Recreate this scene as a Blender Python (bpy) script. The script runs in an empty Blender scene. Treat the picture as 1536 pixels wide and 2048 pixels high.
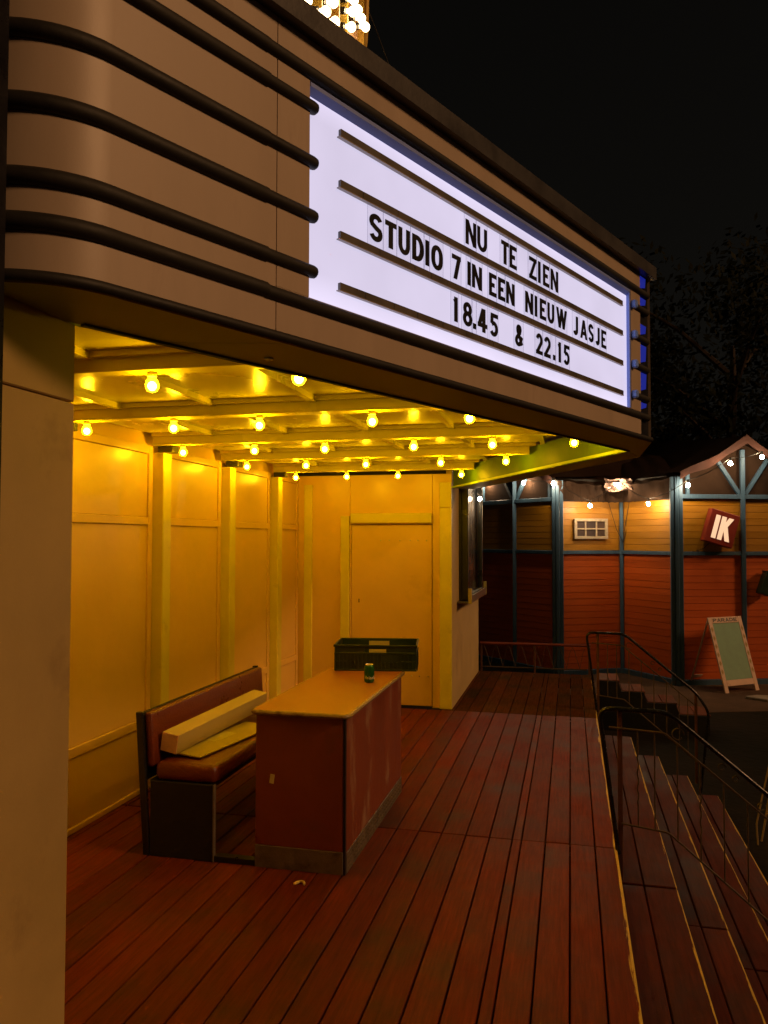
import bpy, bmesh, math, random
from mathutils import Vector, Matrix
random.seed(7)
R_ = math.radians
SC = bpy.context.scene
COL = SC.collection

# ------------------------------------------------------------------ camera
F_PX, CW, CH = 1580.25, 1536, 2048
YAW, PIT, ROL, EYE = R_(13.289), R_(1.958), R_(0.1135), 1.75
fwd = Vector((-math.sin(YAW) * math.cos(PIT), math.cos(YAW) * math.cos(PIT), math.sin(PIT)))
right0 = Vector((math.cos(YAW), math.sin(YAW), 0))
up0 = right0.cross(fwd)
right = right0 * math.cos(ROL) + up0 * math.sin(ROL)
up = up0 * math.cos(ROL) - right0 * math.sin(ROL)
CAMP = Vector((0, 0, EYE))
cam_d = bpy.data.cameras.new('camera')
cam = bpy.data.objects.new('camera', cam_d)
COL.objects.link(cam)
cam_d.sensor_fit = 'VERTICAL'
cam_d.sensor_height = 36
cam_d.sensor_width = 27
cam_d.lens = 36 * F_PX / CH
cam_d.clip_start = 0.05
cam_d.clip_end = 600
m = Matrix.Identity(4)
for i in range(3):
    m[i][0], m[i][1], m[i][2], m[i][3] = right[i], up[i], -fwd[i], CAMP[i]
cam.matrix_world = m
SC.camera = cam


def ray(u, v):
    return right * ((u - 768) / F_PX) - up * ((v - 1024) / F_PX) + fwd


def at(u, v, ax, val):
    """where the sight line through photo pixel (u, v) meets the plane ax = val"""
    d = ray(u, v)
    i = 'xyz'.index(ax)
    return CAMP + d * ((val - CAMP[i]) / d[i])


# ------------------------------------------------------------------ world, sun, exposure
W = bpy.data.worlds.new('World')
SC.world = W
W.use_nodes = True
wn = W.node_tree
bg = wn.nodes['Background']
sky = wn.nodes.new('ShaderNodeTexSky')
sky.sky_type = 'NISHITA'
sky.sun_disc = False
SUN_EL, SUN_AZ = R_(30), R_(-9)      # azimuth from +X towards +Y
sky.sun_elevation = SUN_EL
sky.sun_rotation = R_(90) - SUN_AZ
hsw = wn.nodes.new('ShaderNodeHueSaturation')
hsw.inputs['Saturation'].default_value = 0.12
wn.links.new(sky.outputs[0], hsw.inputs['Color'])
tnt = wn.nodes.new('ShaderNodeMixRGB')
tnt.blend_type = 'MULTIPLY'
tnt.inputs[0].default_value = 1.0
tnt.inputs[2].default_value = (1.0, .88, .70, 1)
wn.links.new(hsw.outputs[0], tnt.inputs[1])
wn.links.new(tnt.outputs[0], bg.inputs[0])
bg.inputs[1].default_value = 0.00028
sun_d = bpy.data.lights.new('sun', 'SUN')
sun_d.energy = 0.265
sun_d.angle = R_(12)
sun_d.color = (1.0, 0.50, 0.21)
sun = bpy.data.objects.new('sun', sun_d)
COL.objects.link(sun)
sd = Vector((math.cos(SUN_EL) * math.cos(SUN_AZ), math.cos(SUN_EL) * math.sin(SUN_AZ), math.sin(SUN_EL)))
sun.rotation_euler = sd.to_track_quat('Z', 'Y').to_euler()
sun.location = (20, -8, 20)
SC.view_settings.view_transform = 'Standard'
SC.view_settings.look = 'None'
SC.view_settings.exposure = 2.0
SC.view_settings.gamma = 1.0
SC.view_settings.use_curve_mapping = False
SC.cycles.use_denoising = True
SC.cycles.max_bounces = 8
SC.cycles.diffuse_bounces = 5
SC.cycles.sample_clamp_indirect = 4.0
SC.cycles.caustics_reflective = False
SC.cycles.caustics_refractive = False
K = 0.25                                # emitters are set for exposure 0, the view adds two stops


# ------------------------------------------------------------------ materials
def nd(nt, t, **kw):
    n = nt.nodes.new(t)
    for k, v in kw.items():
        if k in ('operation', 'blend_type', 'data_type', 'noise_dimensions', 'feature', 'wave_type', 'bands_direction'):
            setattr(n, k, v)
        else:
            n.inputs[k].default_value = v
    return n


def mk(name):
    mt = bpy.data.materials.new(name)
    mt.use_nodes = True
    return mt, mt.node_tree, mt.node_tree.nodes['Principled BSDF']


def rgba(c):
    return (c[0], c[1], c[2], 1)


def paint(name, col, rough=0.5, var=0.18, scale=3.0, stretch=(1, 1, 1), bump=0.05, bscale=60, dirt=None, dirt_lo=.55,
          dirt_hi=.75, dscale=2.0, rnd=0.0, spec=0.5, metal=0.0, rvar=0.12):
    """procedural paint or timber: blotchy colour, fine relief, dirt patches, a shade for each piece"""
    mt, nt, b = mk(name)
    L = nt.links.new
    geo = nd(nt, 'ShaderNodeNewGeometry')
    mp = nd(nt, 'ShaderNodeMapping')
    mp.inputs['Scale'].default_value = stretch
    L(geo.outputs['Position'], mp.inputs['Vector'])
    n1 = nd(nt, 'ShaderNodeTexNoise', Scale=scale, Detail=6.0, Roughness=0.6)
    L(mp.outputs[0], n1.inputs['Vector'])
    r1 = nd(nt, 'ShaderNodeMapRange')
    r1.inputs[1].default_value, r1.inputs[2].default_value = .3, .7
    r1.inputs[3].default_value, r1.inputs[4].default_value = 1 - var, 1 + var
    L(n1.outputs[0], r1.inputs[0])
    cur = r1.outputs[0]
    if rnd:
        oi = nd(nt, 'ShaderNodeObjectInfo')
        r2 = nd(nt, 'ShaderNodeMapRange')
        r2.inputs[3].default_value, r2.inputs[4].default_value = 1 - rnd, 1 + rnd
        L(oi.outputs['Random'], r2.inputs[0])
        mm = nd(nt, 'ShaderNodeMath', operation='MULTIPLY')
        L(cur, mm.inputs[0])
        L(r2.outputs[0], mm.inputs[1])
        cur = mm.outputs[0]
    hs = nd(nt, 'ShaderNodeHueSaturation', Color=rgba(col))
    L(cur, hs.inputs['Value'])
    out = hs.outputs[0]
    if dirt:
        n2 = nd(nt, 'ShaderNodeTexNoise', Scale=dscale, Detail=8.0, Roughness=0.65)
        L(mp.outputs[0], n2.inputs['Vector'])
        r3 = nd(nt, 'ShaderNodeMapRange')
        r3.inputs[1].default_value, r3.inputs[2].default_value = dirt_lo, dirt_hi
        L(n2.outputs[0], r3.inputs[0])
        mx = nd(nt, 'ShaderNodeMixRGB', Color2=rgba(dirt))
        L(r3.outputs[0], mx.inputs[0])
        L(out, mx.inputs[1])
        out = mx.outputs[0]
    L(out, b.inputs['Base Color'])
    rr = nd(nt, 'ShaderNodeMapRange')
    rr.inputs[1].default_value, rr.inputs[2].default_value = .3, .7
    rr.inputs[3].default_value, rr.inputs[4].default_value = max(.04, rough - rvar), min(1, rough + rvar)
    L(n1.outputs[0], rr.inputs[0])
    L(rr.outputs[0], b.inputs['Roughness'])
    b.inputs['Specular IOR Level'].default_value = spec
    b.inputs['Metallic'].default_value = metal
    if bump:
        n3 = nd(nt, 'ShaderNodeTexNoise', Scale=bscale, Detail=3.0)
        L(mp.outputs[0], n3.inputs['Vector'])
        bp = nd(nt, 'ShaderNodeBump', Strength=bump, Distance=0.02)
        L(n3.outputs[0], bp.inputs['Height'])
        L(bp.outputs[0], b.inputs['Normal'])
    return mt


def deck_mat(name, edge=None, tint=(.84, .44, .15), spec=.09):
    """worn red deck paint; edge = (x, width) puts rubbed yellow paint along a nosing"""
    mt, nt, b = mk(name)
    L = nt.links.new
    geo = nd(nt, 'ShaderNodeNewGeometry')
    oi = nd(nt, 'ShaderNodeObjectInfo')
    off = nd(nt, 'ShaderNodeVectorMath', operation='MULTIPLY_ADD')
    cmb = nd(nt, 'ShaderNodeCombineXYZ')
    ml = nd(nt, 'ShaderNodeMath', operation='MULTIPLY')
    ml.inputs[1].default_value = 37.0
    L(oi.outputs['Random'], ml.inputs[0])
    L(ml.outputs[0], cmb.inputs[1])
    L(geo.outputs['Position'], off.inputs[0])
    off.inputs[1].default_value = (1, 1, 1)
    L(cmb.outputs[0], off.inputs[2])
    mp = nd(nt, 'ShaderNodeMapping')
    mp.inputs['Scale'].default_value = (14, .9, 14)
    L(off.outputs[0], mp.inputs['Vector'])
    grain = nd(nt, 'ShaderNodeTexNoise', Scale=4.0, Detail=8.0, Roughness=.7)
    L(mp.outputs[0], grain.inputs['Vector'])
    blot = nd(nt, 'ShaderNodeTexNoise', Scale=1.7, Detail=7.0, Roughness=.65)
    L(off.outputs[0], blot.inputs['Vector'])
    cr = nd(nt, 'ShaderNodeValToRGB')
    e = cr.color_ramp.elements
    e[0].position, e[0].color = .34, (0.088 * tint[0], 0.045 * tint[1], 0.026 * tint[2], 1)
    e[1].position, e[1].color = .64, (0.165 * tint[0], 0.043 * tint[1], 0.017 * tint[2], 1)
    k = cr.color_ramp.elements.new(.5)
    k.color = (0.148 * tint[0], 0.048 * tint[1], 0.02 * tint[2], 1)
    L(blot.outputs[0], cr.inputs[0])
    r1 = nd(nt, 'ShaderNodeMapRange')
    r1.inputs[1].default_value, r1.inputs[2].default_value = .3, .7
    r1.inputs[3].default_value, r1.inputs[4].default_value = .62, 1.3
    L(grain.outputs[0], r1.inputs[0])
    r2 = nd(nt, 'ShaderNodeMapRange')
    r2.inputs[3].default_value, r2.inputs[4].default_value = .8, 1.2
    L(oi.outputs['Random'], r2.inputs[0])
    mm = nd(nt, 'ShaderNodeMath', operation='MULTIPLY')
    L(r1.outputs[0], mm.inputs[0])
    L(r2.outputs[0], mm.inputs[1])
    hs = nd(nt, 'ShaderNodeHueSaturation')
    L(cr.outputs[0], hs.inputs['Color'])
    L(mm.outputs[0], hs.inputs['Value'])
    out = hs.outputs[0]
    # pale scuffs
    sc = nd(nt, 'ShaderNodeTexNoise', Scale=5.0, Detail=10.0, Roughness=.75)
    L(off.outputs[0], sc.inputs['Vector'])
    r3 = nd(nt, 'ShaderNodeMapRange')
    r3.inputs[1].default_value, r3.inputs[2].default_value = .60, .78
    r3.inputs[4].default_value = .42
    L(sc.outputs[0], r3.inputs[0])
    mx = nd(nt, 'ShaderNodeMixRGB', Color2=(0.21 * tint[0], 0.125 * tint[1], 0.075 * tint[2], 1))
    L(r3.outputs[0], mx.inputs[0])
    L(out, mx.inputs[1])
    out = mx.outputs[0]
    if edge:
        sx = nd(nt, 'ShaderNodeSeparateXYZ')
        L(geo.outputs['Position'], sx.inputs[0])
        r4 = nd(nt, 'ShaderNodeMapRange')
        r4.inputs[1].default_value, r4.inputs[2].default_value = edge[0] - edge[1], edge[0] + .004
        r4.inputs[3].default_value, r4.inputs[4].default_value = 0, 1
        L(sx.outputs[0], r4.inputs[0])
        mp2 = nd(nt, 'ShaderNodeMapping')
        mp2.inputs['Scale'].default_value = (30, 1.5, 30)
        L(geo.outputs['Position'], mp2.inputs['Vector'])
        wn_ = nd(nt, 'ShaderNodeTexNoise', Scale=1.6, Detail=9.0, Roughness=.7)
        L(mp2.outputs[0], wn_.inputs['Vector'])
        ad = nd(nt, 'ShaderNodeMath', operation='MULTIPLY_ADD')
        L(r4.outputs[0], ad.inputs[0])
        ad.inputs[1].default_value = .62
        L(wn_.outputs[0], ad.inputs[2])
        st = nd(nt, 'ShaderNodeMapRange')
        st.inputs[1].default_value, st.inputs[2].default_value = .83, .90
        L(ad.outputs[0], st.inputs[0])
        mx2 = nd(nt, 'ShaderNodeMixRGB', Color2=(.62, .42, .09, 1))
        L(st.outputs[0], mx2.inputs[0])
        L(out, mx2.inputs[1])
        out = mx2.outputs[0]
    L(out, b.inputs['Base Color'])
    rr = nd(nt, 'ShaderNodeMapRange')
    rr.inputs[1].default_value, rr.inputs[2].default_value = .3, .7
    rr.inputs[3].default_value, rr.inputs[4].default_value = .45, .7
    L(blot.outputs[0], rr.inputs[0])
    L(rr.outputs[0], b.inputs['Roughness'])
    b.inputs['Specular IOR Level'].default_value = spec
    bp = nd(nt, 'ShaderNodeBump', Strength=.35, Distance=.004)
    L(grain.outputs[0], bp.inputs['Height'])
    L(bp.outputs[0], b.inputs['Normal'])
    return mt


def emit(name, col, s, base=(.8, .8, .8), grad=None):
    """a surface that gives off light; grad = (z0, z1) fades it towards the socket of a bulb"""
    mt, nt, b = mk(name)
    b.inputs['Base Color'].default_value = rgba(base)
    b.inputs['Emission Color'].default_value = rgba(col)
    b.inputs['Emission Strength'].default_value = s * K
    b.inputs['Roughness'].default_value = .3
    if grad:
        tc = nd(nt, 'ShaderNodeTexCoord')
        sx = nd(nt, 'ShaderNodeSeparateXYZ')
        nt.links.new(tc.outputs['Object'], sx.inputs[0])
        mr = nd(nt, 'ShaderNodeMapRange')
        mr.inputs[1].default_value, mr.inputs[2].default_value = grad
        mr.inputs[3].default_value, mr.inputs[4].default_value = s * K, s * K * .035
        nt.links.new(sx.outputs[2], mr.inputs[0])
        nt.links.new(mr.outputs[0], b.inputs['Emission Strength'])
    return mt


M = {}
M['deck'] = deck_mat('deck_paint')
M['deck_edge'] = deck_mat('deck_paint_edge', (.245, .035))
M['deck_far'] = deck_mat('deck_paint_far', None, (.60, .72, .60), .0)  # deck paint in a greyer, less red tint for the far section
M['deck_far_edge'] = deck_mat('deck_paint_far_edge', (.245, .02), (.60, .72, .60), .0)
M['tread_far'] = deck_mat('tread_weathered', None, (1.0, .9, .8), .05)
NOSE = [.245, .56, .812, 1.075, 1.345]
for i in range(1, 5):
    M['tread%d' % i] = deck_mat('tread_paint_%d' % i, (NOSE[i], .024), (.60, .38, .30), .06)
M['panel'] = paint('cream_panel_paint', (.68, .43, .09), .33, .07, 1.4, bump=.10, bscale=9, dirt=(.44, .24, .04), dirt_lo=.62, dirt_hi=.85, dscale=1.3, rvar=.06)
M['trim'] = paint('yellow_trim_paint', (.64, .54, .05), .4, .1, 3, bump=.06, bscale=40, dirt=(.40, .32, .08), dirt_lo=.6, dirt_hi=.8, dscale=5)
M['ceil'] = paint('ceiling_paint', (.60, .52, .06), .27, .08, 1.5, bump=.10, bscale=7, dirt=(.36, .24, .07), dirt_lo=.6, dirt_hi=.8, dscale=3, rvar=.05)
M['green'] = paint('green_board_paint', (.042, .088, .002), .6, .1, 3, bump=.05, spec=.2, dirt=(.035, .065, .003), dirt_lo=.55, dirt_hi=.8, dscale=4)
M['fascia'] = paint('beige_fascia_paint', (.53, .42, .31), .44, .07, 3, stretch=(2.2, 2.2, .5), bump=.03, bscale=260, dirt=(.36, .26, .18), dirt_lo=.60, dirt_hi=.86, dscale=3.0, rvar=.06)
M['plaster'] = paint('beige_wall_paint', (.46, .32, .11), .6, .12, 2.5, bump=.025, bscale=140, dirt=(.22, .13, .05), dirt_lo=.58, dirt_hi=.8, dscale=2.2)
M['soffit'] = paint('brown_soffit_paint', (.32, .44, .03), .6, .12, 3, bump=.06, bscale=80)
M['tube'] = paint('dark_trim_plastic', (.019, .017, .012), .62, .2, 6, bump=.05, bscale=50)
M['cap'] = paint('dark_cap_metal', (.05, .047, .045), .45, .15, 5, bump=.04)
M['black'] = paint('black_paint', (.012, .011, .011), .35, .2, 6, bump=.05, bscale=40)
M['letter'] = paint('black_letter_plastic', (.010, .009, .010), .4, .1, 8, bump=0)
M['bluecap'] = paint('blue_lit_plastic', (.25, .42, 1.0), .35, .1, 8, bump=0)  # rib end caps: the sign's blue light is put into this colour
M['reveal'] = paint('reveal_blue_spill', (.26, .38, .98), .5, .06, 4, bump=0)  # blue spill from the lit sign, painted into the reveal colour
M['rail'] = paint('brown_rail_plastic', (.12, .105, .088), .5, .25, 9, stretch=(1, 1, 1), bump=0)
M['raillip'] = paint('pale_rail_lip', (.42, .36, .30), .4, .1, 8, bump=0)
M['counter'] = paint('red_counter_paint', (.20, .042, .014), .38, .15, 2.5, bump=.05, bscale=30, dirt=(.11, .05, .025), dirt_lo=.55, dirt_hi=.8, dscale=3)
M['counter_side'] = paint('red_counter_scratched', (.20, .045, .016), .42, .15, 2.5, stretch=(1, 1.4, .6), bump=.06, bscale=30, dirt=(.34, .20, .12), dirt_lo=.58, dirt_hi=.72, dscale=3.2)
M['ctop'] = paint('brown_laminate', (.32, .115, .022), .30, .05, 5, stretch=(1, .35, 1), bump=.012, bscale=20, rvar=.03)
M['cedge'] = paint('worn_brass_edge', (.26, .17, .05), .45, .2, 12, bump=.05, dirt=(.12, .06, .02), dirt_lo=.5, dirt_hi=.7, dscale=20)
M['kick'] = paint('chequer_kick_metal', (.16, .125, .085), .45, .2, 8, bump=.2, bscale=110, dirt=(.07, .05, .035), dirt_lo=.5, dirt_hi=.7, dscale=6, metal=.3)
M['leather'] = paint('red_leatherette', (.125, .022, .004), .34, .12, 5, bump=.25, bscale=110, dirt=(.09, .017, .004), dirt_lo=.6, dirt_hi=.8, dscale=4)
M['benchdark'] = paint('dark_bench_board', (.009, .005, .0035), .75, .3, 6, bump=.08, bscale=50, dirt=(.06, .04, .03), dirt_lo=.66, dirt_hi=.8, dscale=9)
M['card'] = paint('cream_cardboard', (.42, .33, .09), .75, .06, 4, bump=.05, bscale=90)
M['paper'] = paint('pale_paper', (.56, .48, .16), .8, .05, 6, bump=0)
M['crate'] = paint('green_crate_plastic', (.014, .026, .009), .38, .15, 8, bump=.04)
M['cangreen'] = paint('green_can_metal', (.03, .14, .02), .25, .1, 8, bump=0, metal=.5)
M['cansilver'] = paint('silver_can_metal', (.55, .52, .45), .3, .1, 8, bump=0, metal=.8)
M['canink'] = paint('pale_can_print', (.55, .52, .40), .4, .05, 8, bump=0)
M['screw'] = paint('screw_metal', (.5, .45, .35), .3, .1, 8, bump=0, metal=.9)
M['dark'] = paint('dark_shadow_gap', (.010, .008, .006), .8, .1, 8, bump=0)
M['socket'] = paint('socket_ceramic', (.62, .52, .2), .4, .05, 8, bump=0)
M['yplank'] = paint('yellow_plank_paint', (.42, .18, .006), .5, .12, 2, stretch=(.6, .6, 6), bump=.12, bscale=18, dirt=(.30, .12, .01), dirt_lo=.6, dirt_hi=.8, dscale=2, rnd=.10)
M['rplank'] = paint('red_plank_paint', (.66, .115, .008), .55, .08, 2, stretch=(.6, .6, 6), bump=.05, bscale=18, dirt=(.30, .05, .01), dirt_lo=.6, dirt_hi=.8, dscale=2, rnd=.05)
M['blue'] = paint('blue_post_paint', (.055, .115, .19), .5, .15, 3, stretch=(8, 8, .6), bump=.08, bscale=20, dirt=(.02, .035, .05), dirt_lo=.55, dirt_hi=.75, dscale=3)
M['canvas'] = paint('brown_canvas', (.034, .019, .012), .85, .25, 1.2, spec=.06, bump=.3, bscale=6, dirt=(.02, .012, .008), dirt_lo=.5, dirt_hi=.8, dscale=1.5)
M['canvasred'] = paint('red_canvas_hem', (.060, .020, .013), .85, .15, 2, bump=.2, bscale=8)
M['whitewood'] = paint('white_window_paint', (.48, .38, .26), .6, .2, 12, bump=.1, dirt=(.2, .13, .07), dirt_lo=.55, dirt_hi=.75, dscale=20)
M['pane'] = paint('dim_window_glass', (.085, .06, .055), .12, .2, 2, bump=0)
M['ired'] = paint('red_sign_box', (.26, .030, .018), .4, .12, 4, bump=.04)
M['awood'] = paint('pale_board_wood', (.70, .47, .34), .6, .12, 4, bump=.08, dirt=(.5, .32, .2), dirt_lo=.55, dirt_hi=.75, dscale=7)
M['agreen'] = paint('sage_board_paint', (.25, .40, .27), .8, .10, 6, bump=.05)
M['agold'] = paint('gold_diamond_paint', (.36, .23, .05), .6, .1, 6, bump=0)
M['ironred'] = paint('rust_red_iron', (.12, .042, .022), .6, .25, 14, bump=.15, bscale=70)
M['iron'] = paint('thin_dark_iron', (.085, .055, .036), .5, .25, 14, bump=.1)
M['blackrail'] = paint('black_handrail_paint', (.010, .009, .009), .25, .2, 10, bump=.06, bscale=60)
M['fencered'] = paint('red_fence_bar', (.20, .035, .02), .6, .2, 6, bump=.1)
M['ground'] = paint('dark_trodden_ground', (.018, .014, .009), .95, .35, .9, spec=.06, bump=.6, bscale=9, dirt=(.010, .010, .005), dirt_lo=.45, dirt_hi=.65, dscale=.5)
M['path'] = paint('pale_gravel', (.09, .055, .035), .95, .3, 2.0, spec=.06, bump=.4, bscale=30)
M['leaf'] = paint('dark_leaf', (.011, .015, .005), .7, .3, 1.5, spec=.06, bump=0)
M['bark'] = paint('bark', (.07, .05, .035), .9, .3, 6, stretch=(1, 1, .2), bump=.5, bscale=14)
M['gold'] = paint('gold_letter_return', (.62, .40, .07), .35, .1, 6, bump=.03, metal=.25)
M['rose'] = paint('rose_letter_face', (.60, .36, .22), .45, .1, 6, bump=.03)
M['poster'] = paint('dark_poster_print', (.055, .045, .036), .3, .5, 3.5, stretch=(1, 3, .7), bump=.03)
M['greymetal'] = paint('dull_grey_metal', (.16, .14, .11), .35, .2, 6, bump=.05, metal=.5)
M['orangeink'] = paint('orange_print', (.50, .17, .05), .6, .05, 6, bump=0)
M['cable'] = paint('black_cable', (.012, .010, .009), .6, .1, 8, bump=0)
M['bag'] = paint('clear_plastic_bag', (.18, .12, .10), .3, .1, 6, bump=.3, bscale=14)
M['stone'] = paint('pale_slab', (.30, .24, .18), .8, .2, 6, bump=.2)
M['reed'] = paint('pale_stake_wood', (.38, .26, .14), .6, .15, 9, bump=.05)
M['tape'] = paint('yellow_tape', (.70, .52, .12), .6, .2, 30, bump=.1)

BULBC = (1.0, .60, .012)
M['core'] = emit('bulb_filament_glow', BULBC, 480)
mt, nt, b = mk('yellow_bulb_glass')
tr = nd(nt, 'ShaderNodeBsdfTransparent', Color=(1, .93, .55, 1))
b.inputs['Base Color'].default_value = (.8, .55, .1, 1)
b.inputs['Emission Color'].default_value = (1.0, .55, .02, 1)
b.inputs['Emission Strength'].default_value = 3.2 * K
b.inputs['Roughness'].default_value = .08
mxs = nd(nt, 'ShaderNodeMixShader', Fac=.30)
nt.links.new(tr.outputs[0], mxs.inputs[1])
nt.links.new(b.outputs[0], mxs.inputs[2])
nt.links.new(mxs.outputs[0], nt.nodes['Material Output'].inputs[0])
M['bulb'] = mt
M['festoon'] = emit('warm_bulb_glass', (1.0, .72, .42), 400)
M['topbulb'] = emit('rooftop_bulb_glass', (1.0, .70, .34), 11)
M['sign'] = emit('backlit_sign_acrylic', (.655, .600, .80), 1.0, base=(.15, .15, .16))
mt, nt, b = M['sign'], M['sign'].node_tree, M['sign'].node_tree.nodes['Principled BSDF']
geo = nd(nt, 'ShaderNodeNewGeometry')
sx = nd(nt, 'ShaderNodeSeparateXYZ')
nt.links.new(geo.outputs['Position'], sx.inputs[0])
dz = nd(nt, 'ShaderNodeMath', operation='SUBTRACT')
nt.links.new(sx.outputs[2], dz.inputs[0])
dz.inputs[1].default_value = 2.7375
ab_ = nd(nt, 'ShaderNodeMath', operation='ABSOLUTE')
nt.links.new(dz.outputs[0], ab_.inputs[0])
mz = nd(nt, 'ShaderNodeMapRange')
mz.inputs[1].default_value, mz.inputs[2].default_value, mz.inputs[3].default_value, mz.inputs[4].default_value = .22, .31, 0, .22
nt.links.new(ab_.outputs[0], mz.inputs[0])
nz = nd(nt, 'ShaderNodeTexNoise', Scale=2.2, Detail=3.0)
nt.links.new(geo.outputs['Position'], nz.inputs['Vector'])
mn = nd(nt, 'ShaderNodeMapRange')
mn.inputs[1].default_value, mn.inputs[2].default_value, mn.inputs[3].default_value, mn.inputs[4].default_value = .3, .7, .93, 1.07
nt.links.new(nz.outputs[0], mn.inputs[0])
ad_ = nd(nt, 'ShaderNodeMath', operation='ADD')
nt.links.new(mz.outputs[0], ad_.inputs[0])
nt.links.new(mn.outputs[0], ad_.inputs[1])
ml_ = nd(nt, 'ShaderNodeMath', operation='MULTIPLY')
ml_.inputs[1].default_value = K * 1.02
nt.links.new(ad_.outputs[0], ml_.inputs[0])
nt.links.new(ml_.outputs[0], b.inputs['Emission Strength'])
M['ik'] = emit('lit_sign_letter', (.92, .56, .33), 1.0, base=(.4, .35, .3))
M['leak'] = emit('blue_light_leak', (.010, .016, .22), 1.0, base=(.01, .015, .08))
# clear acrylic letter tile
mt, nt, b = mk('clear_tile_acrylic')
tr = nd(nt, 'ShaderNodeBsdfTransparent', Color=(.985, .985, .99, 1))
mxs = nd(nt, 'ShaderNodeMixShader', Fac=.03)
b.inputs['Base Color'].default_value = (.5, .48, .55, 1)
b.inputs['Roughness'].default_value = .2
nt.links.new(tr.outputs[0], mxs.inputs[1])
nt.links.new(b.outputs[0], mxs.inputs[2])
nt.links.new(mxs.outputs[0], nt.nodes['Material Output'].inputs[0])
M['tile'] = mt
mt, nt, b = mk('tile_cut_edge')
tr = nd(nt, 'ShaderNodeBsdfTransparent', Color=(.75, .74, .8, 1))
mxs = nd(nt, 'ShaderNodeMixShader', Fac=.30)
b.inputs['Base Color'].default_value = (.18, .17, .22, 1)
nt.links.new(tr.outputs[0], mxs.inputs[1])
nt.links.new(b.outputs[0], mxs.inputs[2])
nt.links.new(mxs.outputs[0], nt.nodes['Material Output'].inputs[0])
M['tileedge'] = mt
mt, nt, b = mk('case_glass')
tr = nd(nt, 'ShaderNodeBsdfTransparent', Color=(.9, .9, .9, 1))
gl = nd(nt, 'ShaderNodeBsdfGlossy', Roughness=.08)
mxs = nd(nt, 'ShaderNodeMixShader', Fac=.12)
nt.links.new(tr.outputs[0], mxs.inputs[1])
nt.links.new(gl.outputs[0], mxs.inputs[2])
nt.links.new(mxs.outputs[0], nt.nodes['Material Output'].inputs[0])
M['glass'] = mt


# ------------------------------------------------------------------ object helpers
ROOTLOC = {}


def thing(name, label, cat, loc=(0, 0, 0), group=None, kind=None):
    o = bpy.data.objects.new(name, None)
    COL.objects.link(o)
    o.empty_display_size = .1
    o.location = loc
    ROOTLOC[o] = Vector(loc)
    if label:
        o['label'] = label
    if cat:
        o['category'] = cat
    if group:
        o['group'] = group
    if kind:
        o['kind'] = kind
    return o


def tag(o, label=None, cat=None, group=None, kind=None):
    for k, v in (('label', label), ('category', cat), ('group', group), ('kind', kind)):
        if v:
            o[k] = v
    return o


def obj(name, bm, mat, parent=None, smooth=False, local=False, mats=None):
    """link one mesh; vertices are in world space unless local"""
    if isinstance(bm, bmesh.types.BMesh):
        me = bpy.data.meshes.new(name)
        bmesh.ops.recalc_face_normals(bm, faces=bm.faces)
        bm.to_mesh(me)
        bm.free()
    else:
        me = bm
    if not me.materials:
        for mm_ in (mats or [mat]):
            me.materials.append(M[mm_] if isinstance(mm_, str) else mm_)
    if smooth:
        for p in me.polygons:
            p.use_smooth = True
        me.set_sharp_from_angle(angle=R_(38))
    o = bpy.data.objects.new(name, me)
    COL.objects.link(o)
    if parent is not None:
        o.parent = parent
        if not local and parent in ROOTLOC:
            o.matrix_parent_inverse = Matrix.Translation(-ROOTLOC[parent])
    return o


def nb():
    return bmesh.new()


def box(bm, x0, x1, y0, y1, z0, z1, mat=None):
    vs = [bm.verts.new(p) for p in ((x0, y0, z0), (x1, y0, z0), (x1, y1, z0), (x0, y1, z0),
                                    (x0, y0, z1), (x1, y0, z1), (x1, y1, z1), (x0, y1, z1))]
    fs = [bm.faces.new([vs[i] for i in f]) for f in ((0, 3, 2, 1), (4, 5, 6, 7), (0, 1, 5, 4), (1, 2, 6, 5), (2, 3, 7, 6), (3, 0, 4, 7))]
    if mat:
        for v in vs:
            v.co = mat @ v.co
    return fs


def bevel(bm, w, seg=1):
    bmesh.ops.bevel(bm, geom=list(bm.edges), offset=w, segments=seg, affect='EDGES', profile=.5, clamp_overlap=True)
    return bm


def bbox(x0, x1, y0, y1, z0, z1, bv=0, seg=1, mat=None):
    bm = nb()
    box(bm, x0, x1, y0, y1, z0, z1)
    if bv:
        bevel(bm, bv, seg)
    if mat:
        bmesh.ops.transform(bm, matrix=mat, verts=bm.verts)
    return bm


def tube(bm, pts, r, seg=8, caps=True, rot=0.0):
    """sweep a circle along a polyline; r may be a list"""
    pts = [Vector(p) for p in pts]
    n = len(pts)
    rs = r if isinstance(r, (list, tuple)) else [r] * n
    t0 = (pts[1] - pts[0]).normalized()
    ref = Vector((0, 0, 1)) if abs(t0.z) < .9 else Vector((1, 0, 0))
    nrm = (ref - t0 * ref.dot(t0)).normalized()
    rings = []
    for i in range(n):
        t = (pts[min(i + 1, n - 1)] - pts[max(i - 1, 0)]).normalized()
        nrm = (nrm - t * nrm.dot(t)).normalized()
        bi = t.cross(nrm)
        rings.append([bm.verts.new(pts[i] + (nrm * math.cos(rot + 2 * math.pi * k / seg) + bi * math.sin(rot + 2 * math.pi * k / seg)) * rs[i]) for k in range(seg)])
    for a, b_ in zip(rings, rings[1:]):
        for k in range(seg):
            bm.faces.new((a[k], a[(k + 1) % seg], b_[(k + 1) % seg], b_[k]))
    if caps:
        bm.faces.new(rings[0][::-1])
        bm.faces.new(rings[-1])
    return bm


def tb(pts, r, seg=8, **kw):
    return tube(nb(), pts, r, seg, **kw)


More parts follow.
